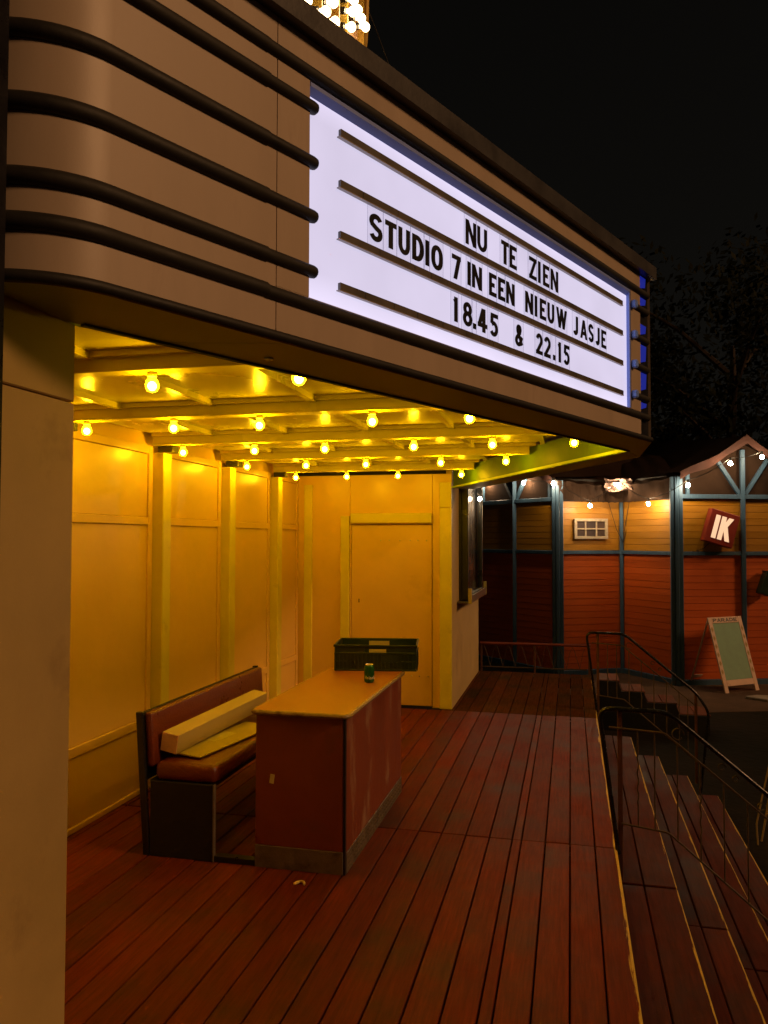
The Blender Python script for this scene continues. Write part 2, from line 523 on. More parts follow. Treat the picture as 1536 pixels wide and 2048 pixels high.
def lathe(bm, prof, seg=14, c=(0, 0, 0), axis=None):
    rings = []
    for r, z in prof:
        if r < 1e-5:
            rings.append([bm.verts.new((0, 0, z))])
        else:
            rings.append([bm.verts.new((r * math.cos(2 * math.pi * k / seg), r * math.sin(2 * math.pi * k / seg), z)) for k in range(seg)])
    for a, b_ in zip(rings, rings[1:]):
        for k in range(seg):
            q = [a[k % len(a)], a[(k + 1) % len(a)], b_[(k + 1) % len(b_)], b_[k % len(b_)]]
            q2 = []
            for v in q:
                if v not in q2:
                    q2.append(v)
            if len(q2) > 2:
                bm.faces.new(q2)
    mt_ = Matrix.Translation(Vector(c))
    if axis is not None:
        mt_ = mt_ @ Vector(axis).to_track_quat('Z', 'Y').to_matrix().to_4x4()
    vs = [v for rg in rings for v in rg]
    bmesh.ops.transform(bm, matrix=mt_, verts=vs)
    return bm


def prism(bm, poly, z0, z1):
    a = [bm.verts.new((p[0], p[1], z0)) for p in poly]
    c = [bm.verts.new((p[0], p[1], z1)) for p in poly]
    n = len(poly)
    bm.faces.new(a[::-1])
    bm.faces.new(c)
    for i in range(n):
        bm.faces.new((a[i], a[(i + 1) % n], c[(i + 1) % n], c[i]))
    return bm


def frame(origin, xdir, zdir=(0, 0, 1)):
    """matrix with local x along xdir, local z along zdir, local y = z cross x"""
    x = Vector(xdir).normalized()
    z = Vector(zdir).normalized()
    y = z.cross(x).normalized()
    z = x.cross(y)
    mt_ = Matrix.Identity(4)
    for i in range(3):
        mt_[i][0], mt_[i][1], mt_[i][2], mt_[i][3] = x[i], y[i], z[i], origin[i]
    return mt_


def copy_tree(o, loc, label=None, group=None):
    c = o.copy()
    COL.objects.link(c)
    c.location = loc
    if label:
        c['label'] = label
    if group:
        c['group'] = group
    for ch in list(o.children):
        d = ch.copy()
        COL.objects.link(d)
        d.parent = c
        for g in list(ch.children):
            h = g.copy()
            COL.objects.link(h)
            h.parent = d
    return c


# ------------------------------------------------------------------ glyphs (stroke letters)
def arc(cx, cy, rx, ry, a0, a1, n=12):
    return [(cx + rx * math.cos(R_(a0 + (a1 - a0) * i / n)), cy + ry * math.sin(R_(a0 + (a1 - a0) * i / n))) for i in range(n + 1)]


# values 0..1 are stroke centre lines, -1 and 2 the outer limits of the letter
GL = {
    'N': [('p', [(0, -1), (0, 2)]), ('p', [(1, -1), (1, 2)]), ('d', (0, 2), (1, -1))],
    'U': [('p', [(0, 2), (0, .34)] + arc(.5, .34, .5, .34, 180, 360)[1:] + [(1, 2)])],
    'T': [('p', [(-1, 1), (2, 1)]), ('p', [(.5, -1), (.5, 1)])],
    'E': [('p', [(0, -1), (0, 2)]), ('p', [(0, 1), (2, 1)]), ('p', [(0, .5), (.9, .5)]), ('p', [(0, 0), (2, 0)])],
    'Z': [('p', [(-1, 1), (2, 1)]), ('p', [(-1, 0), (2, 0)]), ('d', (1, 1), (0, 0))],
    'I': [('p', [(.5, -1), (.5, 2)])],
    'S': [('p', arc(.5, .76, .5, .24, 20, 215, 12) + [(.5, .50)] + arc(.5, .26, .5, .26, 35, -160, 12))],
    'D': [('p', [(0, -1), (0, 2)]), ('p', [(0, 1), (.4, 1)] + arc(.4, .5, .6, .5, 90, -90, 14)[1:] + [(0, 0)])],
    'O': [('c', arc(.5, .62, .5, .38, 0, 180, 10) + arc(.5, .38, .5, .38, 180, 360, 10))],
    '7': [('p', [(-1, 1), (2, 1)]), ('d', (1, 1), (.28, -1))],
    'J': [('p', [(1, 2), (1, .3)] + arc(.45, .3, .55, .3, 0, -150, 9)[1:])],
    'A': [('d', (.5, 2), (0, -1)), ('d', (.5, 2), (1, -1)), ('p', [(.15, .24), (.85, .24)])],
    'W': [('d', (0, 2), (.27, -1)), ('d', (.5, 2), (.27, -1)), ('d', (.5, 2), (.73, -1)), ('d', (1, 2), (.73, -1))],
    '1': [('p', [(.75, -1), (.75, 2)]), ('p', [(.75, .92), (0, .86)])],
    '8': [('c', arc(.5, .765, .44, .235, 0, 360, 18)[:-1]), ('c', arc(.5, .265, .5, .265, 0, 360, 18)[:-1])],
    '.': [('b',)],
    '4': [('d', (.62, 2), (0, .24)), ('p', [(-1, .24), (2, .24)]), ('p', [(.70, -1), (.70, 2)])],
    '5': [('p', [(2, 1), (.08, 1), (.02, .56)]), ('p', [(.02, .52)] + arc(.42, .30, .58, .30, 115, -150, 14))],
    '2': [('p', arc(.5, .72, .5, .28, 165, -30, 12) + [(.06, .04)]), ('p', [(-1, 0), (2, 0)])],
    '&': [('p', [(1, .0), (.24, .72)] + arc(.46, .84, .24, .17, 190, -20, 8) + [(.62, .66), (.10, .36)] + arc(.38, .20, .38, .20, 160, 320, 8) + [(.98, .46)])],
    'P': [('p', [(0, -1), (0, 2)]), ('p', [(0, 1), (.5, 1)] + arc(.5, .74, .5, .26, 90, -90, 8)[1:] + [(0, .48)])],
    'R': [('p', [(0, -1), (0, 2)]), ('p', [(0, 1), (.5, 1)] + arc(.5, .74, .5, .26, 90, -90, 8)[1:] + [(0, .48)]), ('d', (.5, .48), (1, -1))],
    'K': [('p', [(0, -1), (0, 2)]), ('d', (.9, 2), (.1, .42)), ('d', (.38, .62), (1, -1))],
    'H': [('p', [(0, -1), (0, 2)]), ('p', [(1, -1), (1, 2)]), ('p', [(0, .5), (1, .5)])],
    'e': [('p', [(0, .33), (1, .33)] + arc(.5, .33, .5, .30, 0, 300, 14))],
    'i': [('p', [(.5, -1), (.5, .62)]), ('p', [(.5, .8), (.5, 1)])],
    'n': [('p', [(0, -1), (0, .66)]), ('p', [(0, .36)] + arc(.5, .36, .5, .28, 180, 0, 10) + [(1, -1)])],
}


def glyph(bm, ch, W_, H_, tv, th, mt_, depth=.002):
    """one letter of width W_ and height H_, stems tv wide and bars th thick, in local x/z, y is depth towards -y"""
    k = th / tv                       # squeeze x so that strokes are even, then stretch back
    w = W_ * k

    def cx(v):
        return 0 if v == -1 else w if v == 2 else th / 2 + v * (w - th)

    def cy(v):
        return 0 if v == -1 else H_ if v == 2 else th / 2 + v * (H_ - th)

    polys = []
    for s in GL[ch]:
        if s[0] == 'b':
            polys.append([(0, 0), (w, 0), (w, tv), (0, tv)])
        elif s[0] == 'd':
            (ax, ay), (bx_, by) = s[1], s[2]
            ax, ay, bx_, by = cx(ax), cy(ay), cx(bx_), cy(by)
            L_ = math.hypot(bx_ - ax, by - ay)
            hw = th * .5 * L_ / max(1e-6, abs(by - ay)) * .98
            polys.append([(ax - hw, ay), (ax + hw, ay), (bx_ + hw, by), (bx_ - hw, by)])
        else:
            pts = [(cx(p[0]), cy(p[1])) for p in s[1]]
            closed = s[0] == 'c'
            n = len(pts)
            le, ri = [], []
            for i in range(n):
                if closed:
                    a, c = pts[i - 1], pts[(i + 1) % n]
                else:
                    a, c = pts[max(i - 1, 0)], pts[min(i + 1, n - 1)]
                d1 = Vector((pts[i][0] - a[0], pts[i][1] - a[1]))
                d2 = Vector((c[0] - pts[i][0], c[1] - pts[i][1]))
                d1 = d1.normalized() if d1.length > 1e-9 else d2.normalized()
                d2 = d2.normalized() if d2.length > 1e-9 else d1
                n1 = Vector((-d1.y, d1.x))
                n2 = Vector((-d2.y, d2.x))
                mm_ = (n1 + n2)
                mm_ = mm_.normalized() if mm_.length > .3 else n1
                f = th / 2 / max(.55, mm_.dot(n1))
                le.append((pts[i][0] + mm_.x * f, pts[i][1] + mm_.y * f))
                ri.append((pts[i][0] - mm_.x * f, pts[i][1] - mm_.y * f))
            for i in range(n if closed else n - 1):
                j = (i + 1) % n
                polys.append([le[i], le[j], ri[j], ri[i]])
    for q, pl in enumerate(polys):
        pl = [(min(max(p[0], -.0005), w + .0005) / k, min(max(p[1], 0), H_)) for p in pl]
        y1 = -depth - (q % 5) * .00005
        a = [bm.verts.new(mt_ @ Vector((p[0], 0, p[1]))) for p in pl]
        c = [bm.verts.new(mt_ @ Vector((p[0], y1, p[1]))) for p in pl]
        m_ = len(pl)
        bm.faces.new(c)
        for i in range(m_):
            bm.faces.new((a[i], a[(i + 1) % m_], c[(i + 1) % m_], c[i]))
    return bm


# ================================================================== SETTING
GZ = -.85
bm = nb()
bmesh.ops.create_grid(bm, x_segments=2, y_segments=2, size=250)
bmesh.ops.translate(bm, verts=bm.verts, vec=(0, 60, GZ))
tag(obj('ground', bm, 'ground'), 'dark trodden ground around the wooden deck', None, kind='structure')

# gravel strip at the foot of the striped pavilion
pl = [(.35, 12.2), (3.2, 13.2), (9, 14.6), (9, 17), (2.0, 15.5), (.9, 16.5), (-.5, 15.7), (-.2, 13.0)]
tag(obj('path', prism(nb(), pl, GZ - .05, GZ + .006), 'path'), 'pale gravel strip at the foot of the striped pavilion', kind='structure')

# ---- deck
deck = thing('deck', 'red painted plank deck under the marquee', None, (0, 4, 0), kind='structure')
GAPS = [-1.583, -1.441, -1.303, -1.170, -1.034, -.897, -.758, -.615, -.476, -.343, -.289, -.153, -.014, .124, .245]
xs = GAPS[:]
while xs[0] > -2.9:
    xs.insert(0, xs[0] - .1405)
GAP = .0036
for (y0, y1) in ((-1.6, 4.722), (4.728, 8.085), (8.091, 10.60)):
    for a, c in zip(xs, xs[1:]):
        if c > -1.2 or y1 < 8.2 or True:
            x0, x1 = a + GAP, c - GAP
            if y0 > 8 and x1 < -1.25:
                continue
            jz = random.uniform(-.0025, .002)
            ya, yb = y0 + random.uniform(0, .004), y1 - random.uniform(0, .004)
            if c == .245:
                x1 = .245
            bm = bbox(x0, x1, ya, yb, -.028, 0, .003)
            for v in bm.verts:
                v.co.z += jz
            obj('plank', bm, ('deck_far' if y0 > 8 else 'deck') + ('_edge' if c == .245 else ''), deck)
for y in (-.8, 1.0, 2.8, 4.66, 4.80, 6.4, 8.02, 8.16, 9.4, 10.5):
    obj('joist', bbox(-2.9, .19, y - .03, y + .03, -.16, -.031), 'dark', deck)

# ---- steps
steps = thing('deck_steps', 'four worn red plank steps with yellow rubbed edges along the deck', 'steps', (.8, 3.2, GZ))
for i in range(1, 5):
    xa, xb = NOSE[i - 1] - .015, NOSE[i]
    z = -.17 * i
    mid = xa + .016 + (xb - xa) * .42
    for (y0, y1) in ((-1.6, 4.722 - .05 * i), (4.728 - .05 * i, 8.12)):
        for (x0, x1) in ((xa + .012, mid - .003), (mid + .003, xb)):
            jz = random.uniform(-.003, .002)
            bm = bbox(x0, x1, y0 + .002, y1 - random.uniform(.001, .012), z - .03, z, .004)
            for v in bm.verts:
                v.co.z += jz
            obj('tread_plank', bm, 'tread%d' % i, steps)
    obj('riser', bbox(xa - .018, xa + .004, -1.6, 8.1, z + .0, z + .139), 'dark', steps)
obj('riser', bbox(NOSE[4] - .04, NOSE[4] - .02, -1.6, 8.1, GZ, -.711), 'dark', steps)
for y in (.6, 4.66, 8.06):
    bm = nb()
    pts = [(.20, GZ), (NOSE[4] - .03, GZ), (NOSE[4] - .03, -.715)]
    for i in range(4, 0, -1):
        pts += [(NOSE[i - 1] - .04, -.17 * i - .034), (NOSE[i - 1] - .04, -.17 * (i - 1) - .036)]
    a = [bm.verts.new((p[0], y - .02, p[1])) for p in pts]
    c = [bm.verts.new((p[0], y + .02, p[1])) for p in pts]
    bm.faces.new(a)
    bm.faces.new(c[::-1])
    for i in range(len(pts)):
        bm.faces.new((a[i], a[(i + 1) % len(pts)], c[(i + 1) % len(pts)], c[i]))
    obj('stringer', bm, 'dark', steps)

# ================================================================== THE PORCH BUILDING
XL, YB, XO = -2.88, 8.16, -1.2
bld = thing('theatre_booth', 'cream panelled theatre booth with a lit open porch', 'building', (-2.2, 4.9, 0))
# left wall: backing, panels, rails, stiles, posts
obj('wall_backing', bbox(-2.99, -2.915, 1.0, 8.4, 0, 3.15), 'panel', bld)
POSTY = [2.80, 3.93, 5.13, 6.26, 7.385]
ends = [1.74] + [p for p in POSTY] + [8.155]
for i in range(len(ends) - 1):
    y0, y1 = ends[i] + (.062 if i else 0), ends[i + 1] - (.062 if i < len(ends) - 2 else 0)
    st = .055
    for (z0, z1) in ((.0, .036), (.445, .507), (1.845, 1.901), (2.347, 2.405)):
        obj('rail', bbox(-2.912, XL, y0 + st + .001, y1 - st - .001, z0, z1, .004), 'panel', bld)
    for (a, c) in ((y0, y0 + st), (y1 - st, y1)):
        obj('stile', bbox(-2.912, XL, a, c, 0, 2.405, .004), 'panel', bld)
    for (z0, z1) in ((.037, .444), (.508, 1.844), (1.902, 2.346)):
        obj('panel', bbox(-2.914, -2.893, y0 + st + .003, y1 - st - .003, z0 + .002, z1 - .002), 'panel', bld)
for p in POSTY:
    obj('post', bbox(-2.914, -2.80, p - .057, p + .057, 0, 2.36, .006), 'trim', bld)
    obj('bracket', bbox(-2.86, -2.74, p - .04, p + .05, 2.362, 2.408, .004), 'black', bld)
# back wall with door
bk = bld
obj('back_panel', bbox(-2.91, -2.303, YB, YB + .05, 0, 2.432), 'panel', bk)
obj('back_panel', bbox(-2.299, -1.409, YB, YB + .05, 1.905, 2.432), 'panel', bk)
obj('back_panel', bbox(-1.405, -1.205, YB, YB + .05, 0, 2.432), 'panel', bk)
obj('back_core', bbox(-2.95, -1.26, YB + .052, YB + .10, 0, 2.47), 'dark', bk)
obj('corner_post', bbox(-2.815, -2.722, YB - .02, YB + .002, 0, 2.335, .004), 'trim', bk)
obj('door_casing', bbox(-2.402, -2.304, YB - .022, YB + .002, 0, 1.996, .004), 'trim', bk)
obj('door_lintel', bbox(-2.287, -1.406, YB - .05, YB + .002, 1.915, 2.023, .012, 2), 'trim', bk)
door = obj('door', bbox(-2.282, -1.414, YB + .006, YB + .046, .012, 1.90, .003), 'panel', bk)
obj('door_stop', bbox(-2.299, -2.285, YB - .004, YB + .04, 0, 1.90), 'panel', bk)
for i, x in enumerate((-1.965, -1.87, -1.757, -1.645, -1.563, -1.469)):
    obj('screw', lathe(nb(), [(0, .007), (.006, .005), (.009, 0)], 10, (x, YB + .007, 1.735 + .001 * (i % 2)), (0, -1, 0)), 'screw', door, smooth=True)
for x in (-1.628, -1.545, -1.453):
    obj('screw', lathe(nb(), [(0, .007), (.006, .005), (.009, 0)], 10, (x, YB + .007, .32), (0, -1, 0)), 'screw', door, smooth=True)
obj('keyhole', bbox(-2.206, -2.194, YB + .002, YB + .008, 1.075, 1.115, .002), 'black', door)
obj('corner_post', bbox(-1.328, -1.2, YB - .032, YB + .002, 0, 2.077, .004), 'trim', bk)
obj('corner_post', bbox(-1.328, -1.2, YB - .032, YB + .002, 2.081, 2.342, .004), 'trim', bk)
obj('side_wall', bbox(-1.262, XO, YB + .002, 10.55, 0, 3.15), 'plaster', bk)
obj('end_wall', bbox(-2.95, -1.262, 10.50, 10.55, 0, 3.15), 'plaster', bk)
# front block with the near pillar
obj('pillar', bbox(-2.95, XO, 1.0, 1.727, 0, 2.085, .003), 'plaster', bld)
obj('pillar', bbox(-2.95, XO, 1.0, 1.727, 2.089, 3.15, .003), 'plaster', bld)
obj('side_wall', bbox(-1.262, XO, -2.6, .998, 0, 3.15), 'plaster', bld)
# wall behind the roof sign and the flat roof
obj('roof', bbox(-2.99, XO + .01, -2.6, 10.55, 3.152, 3.20), 'cap', bld)

# ---- marquee geometry
HD = R_(25.28)
nv = Vector((math.cos(HD), -math.sin(HD), 0))
ev = Vector((math.sin(HD), math.cos(HD), 0))
OFF, A0, RAD, YM, XT = -1.533, .96, .25, 4.91, .436
CEN = nv * (OFF - RAD) + ev * A0
TURN = R_(90) - HD


def mp_pt(s, d=0.0):
    """point on the marquee outline at chainage s (straight part = distance along the sign), d metres outwards"""
    if s >= A0:
        return nv * (OFF + d) + ev * s
    ph = (A0 - s) / RAD
    if ph <= TURN:
        return CEN + (nv * math.cos(ph) - ev * math.sin(ph)) * (RAD + d)
    e_ = CEN + (nv * math.cos(TURN) - ev * math.sin(TURN)) * (RAD + d)
    return e_ + Vector((-1, 0, 0)) * ((ph - TURN) * RAD)


def chain(s0, s1):
    out = [s0]
    s = s0
    while s < min(s1, A0) - 1e-6:
        s = min(s + .018, A0, s1)
        out.append(s)
    if out[-1] < s1 - 1e-6:
        out.append(s1)
    return out


S_START = A0 - RAD * TURN - .012


def band(s0, s1, z0, z1, thick=.025, d=0.0):
    bm_ = nb()
    rows = []
    for s in chain(s0, s1):
        o_, i_ = mp_pt(s, d), mp_pt(s, d - thick)
        rows.append([bm_.verts.new((p.x, p.y, z)) for p, z in ((o_, z0), (o_, z1), (i_, z1), (i_, z0))])
    for a, c in zip(rows, rows[1:]):
        for k in range(4):
            bm_.faces.new((a[k], a[(k + 1) % 4], c[(k + 1) % 4], c[k]))
    bm_.faces.new(rows[0])
    bm_.faces.new(rows[-1][::-1])
    return bm_


def mir(v):
    return Vector((v.x, 2 * YM - v.y, v.z))


marq = thing('marquee', 'beige wedge shaped marquee with dark ribs and backlit letter board', 'marquee', (-.4, 4.9, 2.28))
ZS, ZT = 2.28, 3.165
SEAM = 1.457
S_END = 4.105
for (s0, s1, z0, z1) in ((S_START, SEAM - .0015, 2.30, 3.165), (SEAM + .0015, 1.583, 2.428, 3.048), (SEAM + .0015, S_END, 2.30, 2.427),
                         (SEAM + .0015, S_END, 3.049, 3.165), (3.972, S_END, 2.428, 3.048)):
    obj('fascia_panel', band(s0, s1, z0, z1), 'fascia', marq, smooth=True)
TZ = [2.974, 2.815, 2.661, 2.503]


def rib(s0, s1, z, r, mat, name='rib', roundend=False):
    pts, rs = [], []
    for s in chain(s0, s1):
        p = mp_pt(s, -r * .12)
        pts.append((p.x, p.y, z))
        rs.append(r)
    if roundend:
        for f in (.5, .87, 1.0):
            p = mp_pt(s1 + r * f, -r * .12)
            pts.append((p.x, p.y, z))
            rs.append(r * math.sqrt(max(.0, 1 - f * f)) + .0008)
    return obj(name, tb(pts, rs, 12), mat, marq, smooth=True)


for z in TZ:
    rib(S_START, 1.42, z, .0212, 'tube')
    rib(1.415, 1.597, z, .0185, 'tube', roundend=True)
    rr_ = rib(4.0, 4.20, z, .0188, 'tube')
    obj('end_cap', bbox(-.016, .016, -.020, .020, -.020, .020, .006, mat=frame(mp_pt(3.992, .008) + Vector((0, 0, z)), ev)), 'bluecap', rr_)
for z, e_ in ((3.068, 4.205), (2.405, 4.205)):
    rib(S_START, 1.42, z + (.003 if z < 3 else 0), .0212, 'tube')
    rib(1.415, e_, z, .0195, 'tube')
rib(S_START, 4.25, 2.293, .0145, 'tube', name='edge_moulding')
# cap strip along the top, tilted outwards
bm = band(S_START, 4.26, 3.166, 3.232, .07, .035)
obj('cap_strip', bm, 'cap', marq)
rib(S_START, 4.26, 3.232, .008, 'cap', name='cap_bead')
# blue film where the end panel stops short, lit from inside the box
for (z0, z1) in ((2.995, 3.045), (3.09, 3.16), (2.84, 2.90), (2.69, 2.79), (2.54, 2.64), (2.44, 2.48)):
    a, c = mp_pt(4.108, -.004), mp_pt(4.19, -.004)
    bm = nb()
    bm.faces.new([bm.verts.new((p.x, p.y, z)) for p, z in ((a, z0), (c, z0 + .02), (c + (c - a) * .12, z1), (a, z1))])
    obj('blue_film', bm, 'leak', marq)
bm = band(4.105, 4.245, 2.30, 3.165, .02, -.012)
obj('end_panel', bm, 'black', marq)
# front end of the wedge, far wing
tipn, tipf = mp_pt(4.26, -.004), mir(mp_pt(4.26, -.004))
obj('end_panel', bbox(tipn.x - .03, tipn.x, tipn.y, tipf.y, 2.30, 3.165), 'fascia', marq)
bm = nb()
a, c = mir(mp_pt(4.24)), mir(mp_pt(.9))
ai, ci = mir(mp_pt(4.24, -.03)), mir(mp_pt(.9, -.03))
prism(bm, [(a.x, a.y), (c.x, c.y), (ci.x, ci.y), (ai.x, ai.y)], 2.30, 3.165)
obj('fascia_panel', bm, 'fascia', marq)
# roof sheet of the wedge
pl = [mp_pt(s, -.03) for s in chain(S_START, 4.24)]
pl += [mir(p) for p in pl[::-1]]
obj('roof_sheet', prism(nb(), [(p.x, p.y) for p in pl], 3.13, 3.150), 'cap', marq)
# soffit ring
OI = -1.80
apex = Vector(((OI + math.sin(HD) * YM) / math.cos(HD), YM, 0))


def inner_at_x(x):
    return Vector((x, (math.cos(HD) * x - OI) / math.sin(HD), 0))


i0 = inner_at_x(XO + .004)
outer = [mp_pt(s, .004) for s in chain(S_START, 4.25)]
cutA = mp_pt(1.50, .004)
cutB = nv * OI + ev * 1.28
near1 = [p for p in [mp_pt(s, .004) for s in chain(S_START, 1.497)]] + [nv * OI + ev * 1.277, i0 + Vector((0, .0, 0)), Vector((XO + .004, 1.74, 0))]
near2 = [mp_pt(1.503, .004), mp_pt(4.25, .004), Vector((apex.x + .0, apex.y, 0)), nv * OI + ev * 1.283]
obj('soffit_board', prism(nb(), [(p.x, p.y) for p in near1], ZS, ZS + .018), 'soffit', marq)
obj('soffit_board', prism(nb(), [(p.x, p.y) for p in near2], ZS, ZS + .018), 'soffit', marq)
tipA, tipB = mp_pt(4.252, .004), mir(mp_pt(4.252, .004))
obj('soffit_board', prism(nb(), [(tipA.x, tipA.y), (tipB.x, tipB.y), (apex.x + .002, apex.y)], ZS, ZS + .018), 'soffit', marq)
far = [mir(p) for p in (mp_pt(4.248, .004), Vector((apex.x, apex.y, 0)), nv * OI + ev * 1.0, mp_pt(.9, .004))]
obj('soffit_board', prism(nb(), [(p.x, p.y) for p in far], ZS, ZS + .018), 'soffit', marq)
# upright boards round the inside of the ring (green on the far wing)
for side in (0, 1):
    f = mir if side else (lambda v: v)
    a = inner_at_x(XO + .02)
    seamp = apex + (a - apex) * .14
    for (p, q) in ((a, seamp + (a - apex).normalized() * .0015), (seamp - (a - apex).normalized() * .0015, apex)):
        dirp = (q - p).normalized()
        nrm_ = Vector((dirp.y, -dirp.x, 0))
        if nrm_.dot(nv) < 0:
            nrm_ = -nrm_
        cs = [p + nrm_ * .001, q + nrm_ * .001, q + nrm_ * .02, p + nrm_ * .02]
        cs = [f(c) for c in cs]
        obj('inner_board', prism(nb(), [(c.x, c.y) for c in cs], ZS - .006, 2.47), 'green', marq)
# a small blue reflector disc on the soffit
q = at(537, 717, 'z', ZS - .001)
obj('reflector', lathe(nb(), [(0, -.004), (.013, -.003), (.015, 0)], 14, q), 'bluecap', marq, smooth=True)

# ---- sign
SO = -.018
bm = nb()
a, c = mp_pt(1.586, SO), mp_pt(3.969, SO)
ai, ci = mp_pt(1.586, SO - .02), mp_pt(3.969, SO - .02)
prism(bm, [(a.x, a.y), (c.x, c.y), (ci.x, ci.y), (ai.x, ai.y)], 2.429, 3.046)
obj('letter_board', bm, 'sign', marq)
bm = nb()
a, c = mp_pt(1.587, -.001), mp_pt(3.968, -.001)
ai, ci = mp_pt(1.587, SO + .0005), mp_pt(3.968, SO + .0005)
for zz in ((3.034, 3.0465),):
    vs = [(a, zz[0]), (c, zz[0]), (ci, zz[0] - .019), (ai, zz[0] - .019)]
    v4 = [bm.verts.new((p.x, p.y, z)) for p, z in vs] + [bm.verts.new((p.x, p.y, zz[1])) for p in (a, c, ci, ai)]
    for fa in ((0, 1, 2, 3), (4, 5, 6, 7), (0, 1, 5, 4), (1, 2, 6, 5), (2, 3, 7, 6), (3, 0, 4, 7)):
        bm.faces.new([v4[i] for i in fa])
obj('sign_reveal', bm, 'reveal', marq)
obj('sign_reveal', band(3.955, 3.969, 2.43, 3.028, .016, -.001), 'reveal', marq)
RZ = [2.956, 2.803, 2.649, 2.495]
for ri, z in enumerate(RZ):
    bm = nb()
    s = 1.722
    rnd = random.Random(ri)
    first = True
    while s < 3.88:
        L_ = rnd.uniform(.09, .19) if ri else 3
        e_ = min(s + L_, 3.884)
        if 3.884 - e_ < .04:
            e_ = 3.884
        p, q = mp_pt(s + (.0 if first else .0011), SO + .012), mp_pt(e_ - .0011, SO + .012)
        pi, qi = mp_pt(s + .0011, SO + .001), mp_pt(e_ - .0011, SO + .001)
        prism(bm, [(p.x, p.y), (q.x, q.y), (qi.x, qi.y), (pi.x, pi.y)], z - .0105, z + .0115)
        s = e_
        first = False
    ro = obj('letter_rail', bm, 'rail', marq)
    p, q, qi, pi = mp_pt(1.716, SO + .014), mp_pt(3.884, SO + .014), mp_pt(3.884, SO + .001), mp_pt(1.716, SO + .001)
    obj('rail_lip', prism(nb(), [(p.x, p.y), (q.x, q.y), (qi.x, qi.y), (pi.x, pi.y)], z - .0145, z - .0115), 'raillip', ro)

ROWS = [
    (2.829, .091, [('NU', [('N', 2.409, 2.481), ('U', 2.489, 2.558)]), ('TE', [('T', 2.665, 2.724), ('E', 2.730, 2.787)]),
                   ('ZIEN', [('Z', 2.892, 2.956), ('I', 2.970, 2.992), ('E', 3.014, 3.072), ('N', 3.085, 3.157)])], (2.818, 2.940)),
    (2.679, .087, [('STUDIO', [('S', 1.859, 1.924), ('T', 1.938, 1.996), ('U', 2.007, 2.069), ('D', 2.082, 2.148), ('I', 2.157, 2.179), ('O', 2.192, 2.261)]),
                   ('7', [('7', 2.319, 2.376)]), ('IN', [('I', 2.421, 2.443), ('N', 2.452, 2.521)]),
                   ('EEN', [('E', 2.573, 2.627), ('E', 2.640, 2.694), ('N', 2.702, 2.769)]),
                   ('NIEUW', [('N', 2.857, 2.924), ('I', 2.939, 2.961), ('E', 2.984, 3.040), ('U', 3.054, 3.117), ('W', 3.137, 3.241)]),
                   ('JASJE', [('J', 3.307, 3.357), ('A', 3.381, 3.456), ('S', 3.470, 3.528), ('J', 3.550, 3.598), ('E', 3.618, 3.677)])], (2.664, 2.787)),
    (2.525, .089, [('18.45', [('1', 2.321, 2.360), ('8', 2.390, 2.453), ('.', 2.458, 2.479), ('4', 2.491, 2.559), ('5', 2.581, 2.638)]),
                   ('&', [('&', 2.772, 2.839)]), ('22.15', [('2', 2.949, 3.007), ('2', 3.021, 3.081), ('.', 3.104, 3.127), ('1', 3.143, 3.185), ('5', 3.209, 3.266)])], (2.510, 2.633)),
]
ORD = ['first', 'second', 'third', 'fourth', 'fifth', 'sixth']
KIND = {'.': 'dot', '&': 'ampersand', '1': 'figure one', '2': 'figure two', '4': 'figure four', '5': 'figure five', '7': 'figure seven', '8': 'figure eight'}
for zb_, hh, words, (tz0, tz1) in ROWS:
    for wd, gl in words:
        for gi, (ch, a, c) in enumerate(gl):
            org = mp_pt(a, SO + .0075)
            kn = KIND.get(ch, ('figure ' if ch.isdigit() else 'letter ') + ch)
            where = ('%s sign of the earlier showtime' if wd == '18.45' else '%s sign of the later showtime') % ORD[gi] if '.' in wd else ('%s in the word %s' % (ORD[gi], wd) if len(wd) > 1 else 'standing alone in its row')
            t_ = thing('letter_tile', 'clear tile with black %s, %s on the lit board' % (kn, where), 'letter tile', org + Vector((0, 0, tz0)), 'letter tiles on the lit board')
            pad = .006
            fr = frame(mp_pt(a - pad, SO + .005) + Vector((0, 0, 0)), ev)
            bm = nb()
            fs = box(bm, 0, c - a + 2 * pad, -.0018, 0, tz0, tz1, fr)
            for k_, f_ in enumerate(fs):
                f_.material_index = 1 if k_ in (0, 1, 3, 5) else 0
            obj('tile', bm, None, t_, mats=['tile', 'tileedge'])
            sw = .0225 if c - a > .03 else c - a
            if ch in 'EUWANZS25&8':
                sw = .0205
            fr = frame(mp_pt(a, SO + .0075) + Vector((0, 0, zb_)), ev)
            obj('character', glyph(nb(), ch, c - a, hh, sw, .0165, fr, .0016), 'letter', t_)


# ---- ceiling of the porch
def clip(poly, f):
    out = []
    for i in range(len(poly)):
        p, q = poly[i], poly[(i + 1) % len(poly)]
        fp_, fq = f(p), f(q)
        if fp_ <= 0:
            out.append(p)
        if fp_ * fq < 0:
            t = fp_ / (fp_ - fq)
            out.append((p[0] + (q[0] - p[0]) * t, p[1] + (q[1] - p[1]) * t))
    return out


def near_f(p):
    return math.cos(HD) * p[0] - math.sin(HD) * p[1] - (OI - .004)


def far_f(p):
    return near_f((p[0], 2 * YM - p[1]))


